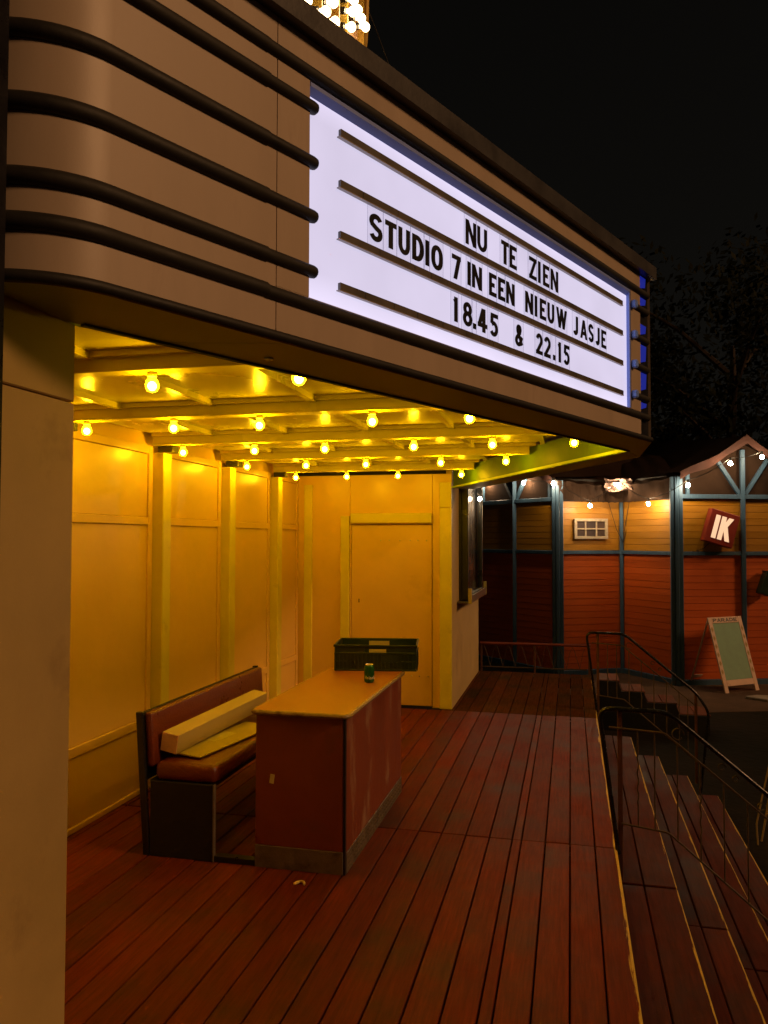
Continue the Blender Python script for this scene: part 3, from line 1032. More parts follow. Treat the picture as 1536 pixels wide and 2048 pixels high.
BY = [1.70, 2.82, 3.94, 5.08, 6.20, 7.41, 8.155]
RIBX = [-2.88, -2.42, -1.87, -1.30, -.74, -.20, .34]
for i in range(len(BY) - 1):
    for j in range(len(RIBX) - 1):
        y0, y1, x0, x1 = BY[i], BY[i + 1], RIBX[j], RIBX[j + 1]
        po = clip(clip([(x0 + .001, y0), (x1 - .001, y0), (x1 - .001, y1), (x0 + .001, y1)], near_f), far_f)
        if len(po) > 2:
            obj('ceiling_panel', prism(nb(), po, 2.492, 2.505), 'ceil', bld)
        if 0 < j:
            y0r, y1r = y0 + .035, y1 - .035
            po = clip(clip([(x0 - .018, y0r), (x0 + .018, y0r), (x0 + .018, y1r), (x0 - .018, y1r)], near_f), far_f)
            if len(po) > 2:
                obj('ceiling_rib', prism(nb(), po, 2.462, 2.4915), 'ceil', bld)
    # frame lath beside each beam
    for yy in (BY[i] + .05, BY[i + 1] - .05):
        po = clip(clip([(-2.87, yy - .014), (.4, yy - .014), (.4, yy + .014), (-2.87, yy + .014)], near_f), far_f)
        if len(po) > 2:
            obj('ceiling_lath', prism(nb(), po, 2.468, 2.4915), 'ceil', bld)
for i, y in enumerate(BY[1:-1]):
    prof = [(-.045, 2.410), (.045, 2.410), (.045, 2.418), (.030, 2.422), (.030, 2.490), (-.030, 2.490), (-.030, 2.422), (-.045, 2.418)]
    # right end follows the wedge
    xe = min((OI - .004 + math.sin(HD) * (y - .045)) / math.cos(HD), (OI - .004 + math.sin(HD) * (2 * YM - y - .045)) / math.cos(HD))
    bm = nb()
    a = [bm.verts.new((-2.875, y + p[0], p[1])) for p in prof]
    c = [bm.verts.new((xe, y + p[0], p[1])) for p in prof]
    bm.faces.new(a)
    bm.faces.new(c[::-1])
    for k in range(8):
        bm.faces.new((a[k], a[(k + 1) % 8], c[(k + 1) % 8], c[k]))
    obj('ceiling_beam', bm, 'ceil', bld)
obj('ceiling_back', prism(nb(), [(-2.95, 1.1), (-1.3, 1.1), (.30, 4.6), (.30, 5.2), (-1.3, 8.7), (-2.95, 8.7)], 2.53, 2.55), 'dark', bld)

# ---- ceiling bulbs
BX = [-2.65, -2.125, -1.613, -1.0, -.489, .028]
ROWB = {2.82: [2, 3], 3.94: [0, 1, 2, 3, 4], 5.08: [0, 1, 2, 3, 4, 5], 6.20: [0, 1, 2, 3, 4], 7.41: [0, 1, 2, 3]}
RLAB = {2.82: 'fifth ceiling beam from the door wall', 3.94: 'fourth ceiling beam from the door wall',
        5.08: 'third ceiling beam from the door wall', 6.20: 'second ceiling beam from the door wall', 7.41: 'ceiling beam closest to the door wall'}
prof = [(.0001, -.0285), (.011, -.0265), (.0205, -.0195), (.0265, -.009), (.028, .0), (.0265, .010), (.022, .020), (.0165, .028), (.0135, .034), (.0135, .036)]
proto = None
for y in (2.82, 3.94, 5.08, 6.20, 7.41):
    for i in ROWB[y]:
        loc = (BX[i] + random.uniform(-.006, .006), y + random.uniform(-.004, .004), 2.357)
        lab, grp = 'round yellow bulb lit under the %s' % RLAB[y], 'bulbs on the %s' % RLAB[y]
        if proto is None:
            proto = thing('light_bulb', lab, 'light bulb', loc, grp)
            obj('globe', lathe(nb(), prof, 16), 'bulb', proto, smooth=True, local=True)
            obj('filament', lathe(nb(), [(.0001, -.021), (.010, -.018), (.0165, -.009), (.018, .0), (.015, .009), (.008, .015), (.0001, .017)], 12), 'core', proto, smooth=True, local=True)
            obj('socket', lathe(nb(), [(.0001, .0355), (.0185, .0355), (.0205, .040), (.0205, .054), (.0001, .054)], 16), 'socket', proto, smooth=False, local=True)
        else:
            copy_tree(proto, loc, lab, grp)

# ================================================================== POSTER CASES on the side wall


def poster_case(y0, y1, label, z0=1.08, z1=2.95):
    t_ = thing('poster_case', label, 'poster case', (XO, (y0 + y1) / 2, z0))
    x0, x1 = XO + .001, -1.095
    obj('back_board', bbox(x0, x0 + .03, y0, y1, z0, z1), 'black', t_)
    for (a, c) in ((y0, y0 + .07), (y1 - .07, y1)):
        obj('frame_bar', bbox(x0 + .031, x1, a, c, z0, z1, .006), 'black', t_)
    for (a, c) in ((z0, z0 + .06), (z1 - .06, z1)):
        obj('frame_bar', bbox(x0 + .031, x1 - .002, y0 + .071, y1 - .071, a, c, .006), 'black', t_)
    obj('inner_bar', bbox(x0 + .031, x0 + .05, y0 + .13, y0 + .15, z0 + .061, z1 - .061), 'greymetal', t_)
    obj('poster', bbox(x0 + .031, x0 + .036, y0 + .30, y1 - .25, z0 + .061, z1 - .1), 'poster', t_)
    obj('glass_pane', bbox(x1 - .03, x1 - .026, y0 + .072, y1 - .072, z0 + .061, z1 - .061), 'glass', t_)
    return t_


pc = poster_case(8.66, 10.12, 'black framed poster case on the wall beyond the door')
poster_case(-.2, 1.348, 'black framed poster case beside the near pillar')
# writing on the poster
for row, zz in (('PA', 1.47), ('RADE', 1.385)):
    yy = 9.25
    for ch in row:
        wd = .085
        fr = frame(Vector((XO + .037, yy, zz)), (0, 1, 0))
        obj('print', glyph(nb(), ch, wd, .07, .018, .014, fr, .001), 'orangeink', pc)
        yy += wd + .02
tray = thing('leaflet_tray', 'narrow grey leaflet tray with pale ends under the far poster case', 'tray', (-1.08, 9.2, 1.07))
obj('tray_bottom', bbox(-1.196, -1.05, 8.50, 10.02, 1.06, 1.075), 'greymetal', tray)
obj('tray_front', bbox(-1.052, -1.040, 8.52, 10.0, 1.06, 1.145, .002), 'greymetal', tray)
for y in (8.49, 10.0):
    obj('tray_end', bbox(-1.075, -1.036, y, y + .018, 1.055, 1.22, .003), 'card', tray)

# ================================================================== COUNTER, CRATE, CAN
ct = thing('counter', 'red painted counter with brown top and metal kick strip', 'counter', (-1.4, 4.7, 0))
cx0, cx1, cy0, cy1 = -1.652, -1.152, 4.012, 5.41
obj('end_panel', bbox(cx0, cx1 - .012, cy0, cy0 + .02, .118, .808, .002), 'counter', ct)
obj('end_panel', bbox(cx0, cx1 - .012, cy1 - .02, cy1, .0, .808, .002), 'counter', ct)
obj('front_panel', bbox(cx1 - .02, cx1, cy0 + .022, cy1 - .001, .11, .808, .002), 'counter_side', ct)
obj('corner_strip', bbox(cx1 - .011, cx1 + .001, cy0 - .001, cy0 + .0215, .0, .808, .002), 'black', ct)
obj('back_panel', bbox(cx0, cx0 + .018, cy0 + .022, cy1 - .022, .0, .808), 'counter', ct)
obj('kick_strip', bbox(cx0 - .001, cx1 - .012, cy0 - .003, cy0 + .018, .0, .117, .002), 'kick', ct)
obj('kick_strip', bbox(cx1 - .018, cx1 + .003, cy0 + .022, cy1, .0, .109, .002), 'kick', ct)
# raised bars of the chequer strip along the long side
bm = nb()
k_ = 0
y = cy0 + .04
while y < cy1 - .03:
    for zz in (.022, .05, .078):
        a_ = 35 if (k_ % 2) else -35
        fr = Matrix.Translation((cx1 + .0035, y + (.013 if zz == .05 else 0), zz)) @ Matrix.Rotation(R_(a_), 4, 'X')
        box(bm, -.001, .001, -.010, .010, -.0025, .0025, fr)
    k_ += 1
    y += .026
o = obj('chequer_bars', bm, 'kick', ct)
o['kind'] = 'stuff'


def rounded(x0, x1, y0, y1, r, n=6):
    pl_ = []
    for (cx_, cy_, a0) in ((x1 - r, y0 + r, -90), (x1 - r, y1 - r, 0), (x0 + r, y1 - r, 90), (x0 + r, y0 + r, 180)):
        for i in range(n + 1):
            a_ = R_(a0 + 90 * i / n)
            pl_.append((cx_ + r * math.cos(a_), cy_ + r * math.sin(a_)))
    return pl_


obj('worktop', prism(nb(), rounded(cx0 - .018, cx1 + .018, cy0 - .02, cy1 + .012, .035), .810, .835), 'ctop', ct)
pl = rounded(cx0 - .018, cx1 + .018, cy0 - .02, cy1 + .012, .035)
pts = [(p[0], p[1], .8225) for p in pl]
obj('worktop_edge', tb(pts + [pts[0]], .0135, 8), 'cedge', ct, smooth=True)
s_ = thing('paper_label', 'small pale paper scrap stuck on the red end of the counter', 'label', (-1.558, cy0 - .004, .46))
fr = Matrix.Translation((-1.558, cy0 - .0015, .472)) @ Matrix.Rotation(R_(8), 4, 'Y')
obj('scrap', bbox(-.012, .012, -.0012, .001, -.026, .022, mat=fr), 'paper', s_)

# crate
cr_ = thing('plastic_crate', 'dark green plastic crate standing half over the counter edge', 'crate', (-1.34, 5.49, .836))
CXM = Matrix.Translation((-1.354, 5.535, .836)) @ Matrix.Rotation(R_(9.5), 4, 'Z')
hw, hd_, hz = .285, .19, .178


def cpart(name, x0, x1, y0, y1, z0, z1, bv=.002, mat='crate', par=cr_):
    return obj(name, bbox(x0, x1, y0, y1, z0, z1, bv, mat=CXM), mat, par)


cpart('floor', -hw + .01, hw - .01, -hd_ + .01, hd_ - .01, 0, .008)
for sy in (-1, 1):
    y0, y1 = (-hd_, -hd_ + .006) if sy < 0 else (hd_ - .006, hd_)
    cpart('side', -hw + .007, hw - .007, y0, y1, .0, .118)
    cpart('side', -hw + .007, -.075, y0, y1, .1185, hz)
    cpart('side', .075, hw - .007, y0, y1, .1185, hz)
    cpart('side', -.0745, .0745, y0, y1, .150, hz)
    yr = (-hd_ - .007, -hd_ - .0005) if sy < 0 else (hd_ + .0005, hd_ + .007)
    cpart('rim', -hw - .007, hw + .007, yr[0], yr[1], hz - .014, hz + .002)
    cpart('band', -hw, hw, yr[0] + .002, yr[1], .120, .128)
    cpart('band', -hw, -.20, yr[0] + .002, yr[1], .062, .068)
    cpart('band', .17, hw, yr[0] + .002, yr[1], .062, .068)
    cpart('band', -hw, hw, yr[0] + .002, yr[1], .0, .012)
    for i in range(20):
        x = -hw + .03 + i * (2 * hw - .06) / 19
        cpart('slat', x - .0045, x + .0045, yr[0] + .002, yr[1], .0125, .119 if not (.062 < x < .17) else .061, .001)
for sx in (-1, 1):
    x0, x1 = (-hw, -hw + .006) if sx < 0 else (hw - .006, hw)
    cpart('end', x0, x1, -hd_, hd_, .0, .118)
    cpart('end', x0, x1, -hd_, -.05, .1185, hz)
    cpart('end', x0, x1, .05, hd_, .1185, hz)
    cpart('end', x0, x1, -.0495, .0495, .152, hz)
    xr = (-hw - .007, -hw - .0005) if sx < 0 else (hw + .0005, hw + .007)
    cpart('rim', xr[0], xr[1], -hd_ - .007, hd_ + .007, hz - .014, hz + .002)
    for i in range(8):
        y = -hd_ + .03 + i * (2 * hd_ - .06) / 7
        cpart('slat', xr[0] + .002, xr[1], y - .0045, y + .0045, .0, .119, .001)
cpart('card_insert', -.075, .075, hd_ - .012, hd_ - .007, .07, .16, 0, 'card')

can = thing('drink_can', 'small green drink can standing on the counter', 'can', (-1.258, 4.925, .836))
obj('can_body', lathe(nb(), [(.0001, .002), (.022, .002), (.026, 0), (.033, .012), (.033, .096), (.0265, .110)], 24, (-1.258, 4.925, .836)), 'cangreen', can, smooth=True)
obj('can_lid', lathe(nb(), [(.0265, .1095), (.0275, .114), (.0255, .115), (.024, .111), (.0001, .111)], 24, (-1.258, 4.925, .836)), 'cansilver', can, smooth=True)
bm = nb()
a0 = -128
for ch, wd in (('H', .013), ('e', .010), ('i', .005), ('n', .010), ('e', .010), ('K', .011), ('e', .010), ('n', .010)):
    g_ = glyph(nb(), ch, wd, .022, .0036, .0034, Matrix.Identity(4), .0006)
    off = len(bm.verts)
    vs = []
    for v in g_.verts:
        a_ = R_(a0) + v.co.x / .033
        rr2 = .0331 - v.co.y * .6
        vs.append(bm.verts.new((-1.258 + rr2 * math.cos(a_), 4.925 + rr2 * math.sin(a_), .836 + .022 + v.co.z)))
    g_.verts.index_update()
    for f_ in g_.faces:
        bm.faces.new([vs[v.index] for v in f_.verts])
    g_.free()
    a0 += math.degrees((wd + .0022) / .033)
obj('can_print', bm, 'canink', can)

# ================================================================== BENCH with cartons
bn = thing('bench', 'dark bench with red leatherette seat and backrest along the wall', 'bench', (-2.1, 4.8, 0))
by0, by1 = 4.012, 5.70
for (a, c) in ((by0, by0 + .025), (by1 - .025, by1)):
    obj('end_panel', bbox(-2.276, -1.898, a, c, .0, .41, .003), 'benchdark', bn)
    obj('back_post', bbox(-.02, .02, a, c, 0, .783, .003, mat=Matrix.Translation((-2.297, 0, .0)) @ Matrix.Rotation(R_(-4), 4, 'Y')), 'black', bn)
obj('corner_edge', bbox(-1.9, -1.893, by0 - .002, by0 + .027, 0, .41), 'kick', bn)
obj('seat_board', bbox(-2.29, -1.91, by0 + .026, by1 - .026, .388, .408), 'benchdark', bn)
obj('seat_cushion', bbox(-2.255, -1.885, by0 + .004, by1 - .004, .411, .512, .035, 4), 'leather', bn, smooth=True)
obj('back_board', bbox(-.012, .012, by0 + .026, by1 - .026, .40, .775, .002, mat=Matrix.Translation((-2.297, 0, .0)) @ Matrix.Rotation(R_(-4), 4, 'Y')), 'benchdark', bn)
obj('back_cushion', bbox(.013, .062, by0 + .027, by1 - .027, .47, .775, .018, 3, mat=Matrix.Translation((-2.297, 0, .0)) @ Matrix.Rotation(R_(-4), 4, 'Y')), 'leather', bn, smooth=True)
obj('floor_runner', bbox(-1.892, -1.656, by0 + .005, by0 + .055, .0, .03), 'black', bn)

cb = thing('long_carton', 'long narrow cream carton leaning along the bench backrest', 'carton', (-2.2, 4.6, .515))
CM = Matrix.Translation((-2.215, 4.10, .546)) @ Matrix.Rotation(R_(-4), 4, 'Z') @ Matrix.Rotation(R_(9), 4, 'Y') @ Matrix.Rotation(R_(1.8), 4, 'X')
obj('carton_body', bbox(-.052, .052, .0, 1.12, .0, .108, .002, mat=CM), 'card', cb)
obj('carton_flap', bbox(-.051, .051, -.004, -.0005, .002, .106, 0, mat=CM), 'awood', cb)
fb = thing('flat_board', 'flat cream cardboard sheet lying on the bench seat', 'cardboard sheet', (-2.06, 4.5, .515))
SM = Matrix.Translation((-2.06, 4.52, .530)) @ Matrix.Rotation(R_(-9), 4, 'Z') @ Matrix.Rotation(R_(3), 4, 'Y')
obj('sheet', bbox(-.105, .10, -.40, .40, -.004, .004, .001, mat=SM), 'card', fb)
obj('paper_note', bbox(-.08, .0, -.10, .12, .0045, .0055, 0, mat=SM), 'paper', fb)
tp = thing('tape_scrap', 'curled scrap of yellow tape on the deck before the counter', 'tape', at(597, 1770, 'z', 0))
q = at(597, 1770, 'z', 0)
pts = [(q.x + .030 * math.cos(t * 1.9) * (1 - t * .12), q.y + .020 * math.sin(t * 2.4) + .01 * t, .006 + .003 * math.sin(t * 3)) for t in [i * .22 for i in range(12)]]
obj('tape_strip', tb(pts, .006, 6), 'tape', tp, smooth=True)


# ================================================================== HANDRAILS
def round_path(pts, r, n=5):
    out = [Vector(pts[0])]
    for i in range(1, len(pts) - 1):
        p, a, c = Vector(pts[i]), Vector(pts[i - 1]), Vector(pts[i + 1])
        d1, d2 = (a - p).normalized(), (c - p).normalized()
        rr2 = min(r, (a - p).length * .45, (c - p).length * .45)
        p0, p1 = p + d1 * rr2, p + d2 * rr2
        for k in range(n + 1):
            t = k / n
            out.append(p0 * (1 - t) ** 2 + p * 2 * t * (1 - t) + p1 * t * t)
    out.append(Vector(pts[-1]))
    return out


def handrail(y, label):
    t_ = thing('stair_handrail', label, 'handrail', (.5, y, GZ))
    P = [(.252, y, -.02), (.150, y, .79), (.525, y, .785), (1.215, y, .215), (1.33, y, .03), (1.235, y, GZ)]
    obj('rail_tube', tb(round_path(P, .07), .0130, 10), 'blackrail', t_, smooth=True)
    Q = [(.205, y, .685), (.505, y, .668), (1.20, y, .095)]
    obj('lower_bar', tb(round_path(Q, .02, 3), .006, 6), 'iron', t_)
    Q2 = [(.27, y, .15), (.52, y, .12), (1.22, y, -.47)]
    obj('bottom_bar', tb(round_path(Q2, .02, 3), .006, 6), 'iron', t_)
    obj('post', bbox(.252, .278, y + .008, y + .03, -.001 - .17, .775, .003), 'ironred', t_)
    obj('post', bbox(1.197, 1.223, y + .008, y + .03, -.68, .205, .003), 'ironred', t_)

    def hi(x):
        return .668 if x < .505 else .668 - (x - .505) * .8245

    def lo(x):
        return .15 - (x - .27) * .12 if x < .52 else .12 - (x - .52) * .843

    for i, x in enumerate((.36, .45, .57, .69, .81, .93, 1.05, 1.13)):
        z0, z1 = lo(x), hi(x)
        pts_ = []
        tw = i % 3 == 0
        n = 26 if tw else 2
        for k in range(n + 1):
            z = z0 + (z1 - z0) * k / n
            am = .004 if tw and .25 < k / n < .8 else 0
            pts_.append((x + am * math.cos(k * 1.5), y + am * math.sin(k * 1.5), z))
        obj('baluster', tb(pts_, .0045, 5), 'iron', t_)
    for (x, z, r) in ((.575, .665, .034), (.80, .50, .018), (.87, .44, .016), (1.0, .30, .022)):
        obj('scroll', tb([(x + r * math.cos(a_ * .4) * (1 - .012 * a_), y, z + r * math.sin(a_ * .4) * (1 - .012 * a_)) for a_ in range(15)], .0035, 5), 'iron', t_)
    return t_


handrail(4.70, 'black tube handrail leaning across the middle of the steps')
handrail(8.46, 'black tube handrail past the far end of the steps')

# low fence at the end of the deck
fn = thing('low_fence', 'low wire zigzag fence with red top bar at the deck end', 'fence', (-.5, 10.7, 0))
fy = 10.63
obj('top_bar', tb([(-1.19, fy, .365), (.245, fy, .372)], .018, 8), 'fencered', fn, smooth=True)
obj('bottom_bar', tb([(-1.19, fy, .055), (.2, fy, .06)], .008, 6), 'iron', fn)
for x in (-1.17, -.47, .225):
    obj('fence_post', bbox(x - .012, x + .012, fy - .012, fy + .012, -.05, .35, .002), 'ironred', fn)
x = -1.15
k_ = 0
while x < .15:
    obj('zigzag_wire', tb([(x, fy, .35), (x + .028, fy, .31), (x + .10, fy, .07)], .0035, 5), 'iron', fn)
    obj('zigzag_wire', tb([(x + .10, fy + .004, .07), (x + .14, fy + .004, .27), (x + .165, fy + .004, .33)], .0025, 5), 'iron', fn)
    x += .165
sl = thing('folded_tarp', 'crumpled grey tarp lying on the ground behind the low fence', 'tarp', (-.75, 12.0, GZ))
bm = nb()
bmesh.ops.create_grid(bm, x_segments=14, y_segments=8, size=.5)
for v in bm.verts:
    v.co = Vector((v.co.x * .55 - .68, 12.0 + v.co.y * .5, GZ + .52 + .05 * math.sin(v.co.x * 9 + v.co.y * 5) + .08 * math.sin(v.co.y * 13) - .35 * abs(v.co.y)))
    v.co.z = max(v.co.z, GZ + .01)
obj('tarp_sheet', bm, 'stone', sl, smooth=True)

# far flight of steps
fs_ = thing('pavilion_steps', 'low plank steps leading down beside the striped pavilion', 'steps', (.8, 12, GZ))
FX = [.32, .64, .97, 1.38, 1.80]
FZ = [-.03, -.17, -.305, -.44, -.58]
for i in range(1, 5):
    xa = FX[i - 1]
    xa_, xb = xa + (.0 if i == 0 else .03), FX[i] + .0
    n = 3 if i == 0 else 2
    for k in range(n):
        a, c = xa_ + (xb - xa_) * k / n, xa_ + (xb - xa_) * (k + 1) / n
        obj('tread_plank', bbox(a + .003, c - .003, 11.29, 11.85, FZ[i] - .03, FZ[i], .003), 'tread_far', fs_)
    obj('riser', bbox(xb - .03, xb - .012, 11.31, 11.85, (FZ[i + 1] if i < 4 else GZ) + .001, FZ[i] - .031), 'dark', fs_)

pts = [(FX[0] + .02, GZ), (FX[4] - .02, GZ)]
for i in range(4, 0, -1):
    pts += [(FX[i] - .02, FZ[i] - .01), (FX[i - 1] + .02, FZ[i] - .01)]
bm = nb()
a = [bm.verts.new((p[0], 11.265, p[1])) for p in pts]
c = [bm.verts.new((p[0], 11.288, p[1])) for p in pts]
bm.faces.new(a)
bm.faces.new(c[::-1])
for i in range(len(pts)):
    bm.faces.new((a[i], a[(i + 1) % len(pts)], c[(i + 1) % len(pts)], c[i]))
obj('stringer', bm, 'dark', fs_)

# ================================================================== STRIPED PAVILION
V1, V2, V3 = Vector((-.241, 15.5, 0)), Vector((.967, 16.15, 0)), Vector((1.847, 15.01, 0))
VA = Vector((-1.12, 16.4, 0))
V0 = VA + (VA - V1)
V4 = Vector((3.033, 15.405, 0))
V5 = V4 + (V4 - V3)
pav = thing('striped_pavilion', 'zigzag pavilion of yellow and red planks with blue posts', 'pavilion', (1, 16, GZ))
ZD, ZR = 1.50, 2.52
for (p, q) in ((V0, VA), (VA, V1), (V1, V2), (V2, V3), (V3, V4), (V4, V5)):
    L_ = (q - p).length
    fr = frame(p, q - p)          # local y points away from the camera side
    ya = .02
    meshes = {}
    for (mat, z0, z1, n) in (('rplank', GZ + .10, ZD - .035, 18), ('yplank', ZD + .035, ZR - .04, 8)):
        hh = (z1 - z0) / n
        bm = nb()
        sec = [(ya + .03, .001), (ya - .003, .001), (ya - .006, .006), (ya - .003, hh - .001), (ya + .03, hh - .001)]
        a = [bm.verts.new((.03, s[0], s[1])) for s in sec]
        c = [bm.verts.new((L_ - .03, s[0], s[1])) for s in sec]
        bm.faces.new(a)
        bm.faces.new(c[::-1])
        for k in range(5):
            bm.faces.new((a[k], a[(k + 1) % 5], c[(k + 1) % 5], c[k]))
        bmesh.ops.recalc_face_normals(bm, faces=bm.faces)
        me = bpy.data.meshes.new('plank')
        bm.to_mesh(me)
        bm.free()
        me.materials.append(M[mat])
        for k in range(n):
            o = bpy.data.objects.new('plank', me)
            COL.objects.link(o)
            o.parent = pav
            o.matrix_parent_inverse = Matrix.Translation(-ROOTLOC[pav])
            o.matrix_basis = Matrix.Translation((0, 0, z0 + k * hh)) @ fr @ Matrix.Rotation(R_(random.uniform(-.05, .05)), 4, 'Y')
    obj('wall_core', bbox(.02, L_ - .02, ya + .031, ya + .06, GZ, ZR + .4, mat=fr), 'dark', pav)
    obj('mid_rail', bbox(.04, L_ - .04, -.035, ya + .02, ZD - .034, ZD + .034, .006, mat=fr), 'blue', pav)
    obj('sill', bbox(.04, L_ - .04, -.03, ya + .02, GZ, GZ + .099, .006, mat=fr), 'blue', pav)


def pav_post(p, w, ztop, heavy=False):
    if heavy:
        d_ = Vector((1, 0, 0))
        for k, dx in enumerate((-.072, 0, .072)):
            obj('corner_post', bbox(p.x + dx - .034, p.x + dx + .034, p.y - .10 + .02 * abs(k - 1), p.y + .05, GZ, ztop, .008), 'blue', pav)
    else:
        obj('post', bbox(p.x - w, p.x + w, p.y - .06, p.y + .05, GZ, ztop, .008), 'blue', pav)


pav_post(V1, .1, 2.88, True)
pav_post(V3, .1, 2.88, True)
pav_post(V2, .035, 2.72)
pav_post(VA, .04, ZR + .9)
pav_post(V4, .04, ZR + .86)
pav_post(V0, .04, 2.88)
pav_post(V5, .05, 2.88)
# gables with trusses
for (a, mid, c) in ((V0, VA, V1), (V3, V4, V5)):
    L_ = (c - a).length
    fr = frame(a, c - a)
    obj('gable_rail', bbox(.05, L_ - .05, -.045, .03, ZR - .035, ZR + .045, .006, mat=fr), 'blue', pav)
    h0, h1 = ZR + .046, 3.40
    bm = nb()
    pts = [(.03, h0), (L_ - .03, h0), (L_ - .03, 2.90), (L_ / 2, 3.52), (.03, 2.90)]
    va = [bm.verts.new(fr @ Vector((p[0], .045, p[1]))) for p in pts]
    vc = [bm.verts.new(fr @ Vector((p[0], .06, p[1]))) for p in pts]
    bm.faces.new(va)
    bm.faces.new(vc[::-1])
    for k in range(5):
        bm.faces.new((va[k], va[(k + 1) % 5], vc[(k + 1) % 5], vc[k]))
    obj('gable_canvas', bm, 'canvas', pav)
    for sg in (-1, 1):
        bm = nb()
        p0, p1 = Vector((L_ / 2 + sg * .06, 0, ZR + .06)), Vector((L_ / 2 + sg * .48, 0, 3.20))
        d_ = (p1 - p0)
        f2 = fr @ frame(p0, d_, (0, 1, 0))
        box(bm, 0, d_.length, -.032, .032, -.02, .035, f2)
        obj('truss_brace', bm, 'blue', pav)
        obj('king_stud', bbox(L_ / 2 + sg * (L_ / 2 - .22) - .03, L_ / 2 + sg * (L_ / 2 - .22) + .03, -.02, .035, ZR + .047, 2.98, .004, mat=fr), 'blue', pav)
    # canvas roof over the gable
    nrm_ = Vector((-(c - a).y, (c - a).x, 0)).normalized()
    if nrm_.y < 0:
        nrm_ = -nrm_
    bm = nb()
    nu, nvv = 14, 10
    grid = []
    for i in range(nu + 1):
        t = i / nu
        row = []
        for j in range(nvv + 1):
            w_ = j / nvv
            base_ = a.lerp(c, t) + (a - c) * (.06 * (1 - 2 * t)) * -1 * 0
            zz = 2.95 + .66 * (1 - abs(2 * t - 1)) + .25 * w_ * (1 - abs(2 * t - 1)) - .05 * math.sin(math.pi * ((2 * t) % 1)) + .015 * math.sin(17 * t + 9 * w_) + .2 * w_
            pp = base_ - nrm_ * .17 + nrm_ * (w_ * 5.0)
            row.append(bm.verts.new((pp.x, pp.y, zz)))
        grid.append(row)
    for i in range(nu):
        for j in range(nvv):
            bm.faces.new((grid[i][j], grid[i + 1][j], grid[i + 1][j + 1], grid[i][j + 1]))
    obj('canvas_roof', bm, 'canvas', pav, smooth=True)
    bm = nb()
    lo_, hi_ = [], []
    for i in range(nu + 1):
        t = i / nu
        base_ = a.lerp(c, t) - nrm_ * .18
        zz = 2.95 + .66 * (1 - abs(2 * t - 1)) - .05 * math.sin(math.pi * ((2 * t) % 1)) + .015 * math.sin(17 * t)
        hi_.append((base_, zz + .012))
        lo_.append((base_ - nrm_ * .02 * math.sin(i * 2.1), zz - .13 + .02 * math.sin(i * 1.7)))
    vh = [bm.verts.new((p.x, p.y, z)) for p, z in hi_]
    vl = [bm.verts.new((p.x, p.y, z)) for p, z in lo_]
    vh2 = [bm.verts.new((p.x + nrm_.x * .02, p.y + nrm_.y * .02, z)) for p, z in hi_]
    vl2 = [bm.verts.new((p.x + nrm_.x * .02, p.y + nrm_.y * .02, z)) for p, z in lo_]
    for i in range(nu):
        bm.faces.new((vl[i], vl[i + 1], vh[i + 1], vh[i]))
        bm.faces.new((vl2[i], vl2[i + 1], vh2[i + 1], vh2[i]))
        bm.faces.new((vl[i], vl[i + 1], vl2[i + 1], vl2[i]))
        bm.faces.new((vh[i], vh[i + 1], vh2[i + 1], vh2[i]))
    obj('canvas_hem', bm, 'canvasred', pav, smooth=True)
# canvas draped between the two gables
bm = nb()
grid = []
nu = 40
for i in range(nu + 1):
    t = i / nu
    base_ = V1.lerp(V2, t / .56) if t < .56 else V2.lerp(V3, (t - .56) / .44)
    sag = math.sin(math.pi * t)
    row = []
    for j, (dy, zz) in enumerate(((-.10, 2.47), (-.12, 2.58), (-.11, 2.70), (-.13, 2.78), (.25, 2.95), (1.6, 3.35), (4.5, 3.9))):
        wv = .022 * math.sin(i * 1.9 + j * .8) + .015 * math.sin(i * .8 + j * 2.3)
        zz2 = zz + (.10 * (1 - sag) if j < 4 else 0) + (.012 * math.sin(i * 2.7) if j == 0 else .012 * math.sin(i * 1.1 + j))
        if j == 0:
            zz2 -= .06 * (1 - sag)
        row.append(bm.verts.new((base_.x + (.0 if j < 4 else (0.9 - base_.x) * .0), base_.y + dy + (wv if j < 4 else 0), zz2)))
    grid.append(row)
for i in range(nu):
    for j in range(6):
        bm.faces.new((grid[i][j], grid[i + 1][j], grid[i + 1][j + 1], grid[i][j + 1]))
obj('canvas_valance', bm, 'canvas', pav, smooth=True)
# window with six panes on the wall V1-V2
fr = frame(V1, V2 - V1)


def on_wall(u, v, p, q):
    n_ = Vector((-(q - p).y, (q - p).x, 0))
    d_ = ray(u, v)
    t = (p - CAMP).dot(n_) / d_.dot(n_)
    h_ = CAMP + d_ * t
    return (h_ - p).dot((q - p).normalized()), h_.z


wx0, wz1 = on_wall(1148, 1038, V1, V2)
wx1, wz0 = on_wall(1213, 1077, V1, V2)
win = obj('window', bbox(wx0, wx1, -.012, .012, wz0, wz1, mat=fr), 'pane', pav)
fwid = .045
for (a, c, e_, f_) in ((wx0 - .01, wx1 + .01, wz0 - .01, wz0 + fwid), (wx0 - .01, wx1 + .01, wz1 - fwid, wz1 + .01),
                       (wx0 - .01, wx0 + fwid, wz0 + fwid, wz1 - fwid), (wx1 - fwid, wx1 + .01, wz0 + fwid, wz1 - fwid)):
    obj('window_frame', bbox(a, c, -.045, -.0125, e_, f_, .003, mat=fr), 'whitewood', win)
for k in (1, 2):
    x = wx0 + (wx1 - wx0) * k / 3
    obj('glazing_bar', bbox(x - .012, x + .012, -.036, -.0125, wz0 + fwid, wz1 - fwid, mat=fr), 'whitewood', win)
zc = (wz0 + wz1) / 2
obj('glazing_bar', bbox(wx0 + fwid, wx1 - fwid, -.034, -.0126, zc - .012, zc + .012, mat=fr), 'whitewood', win)

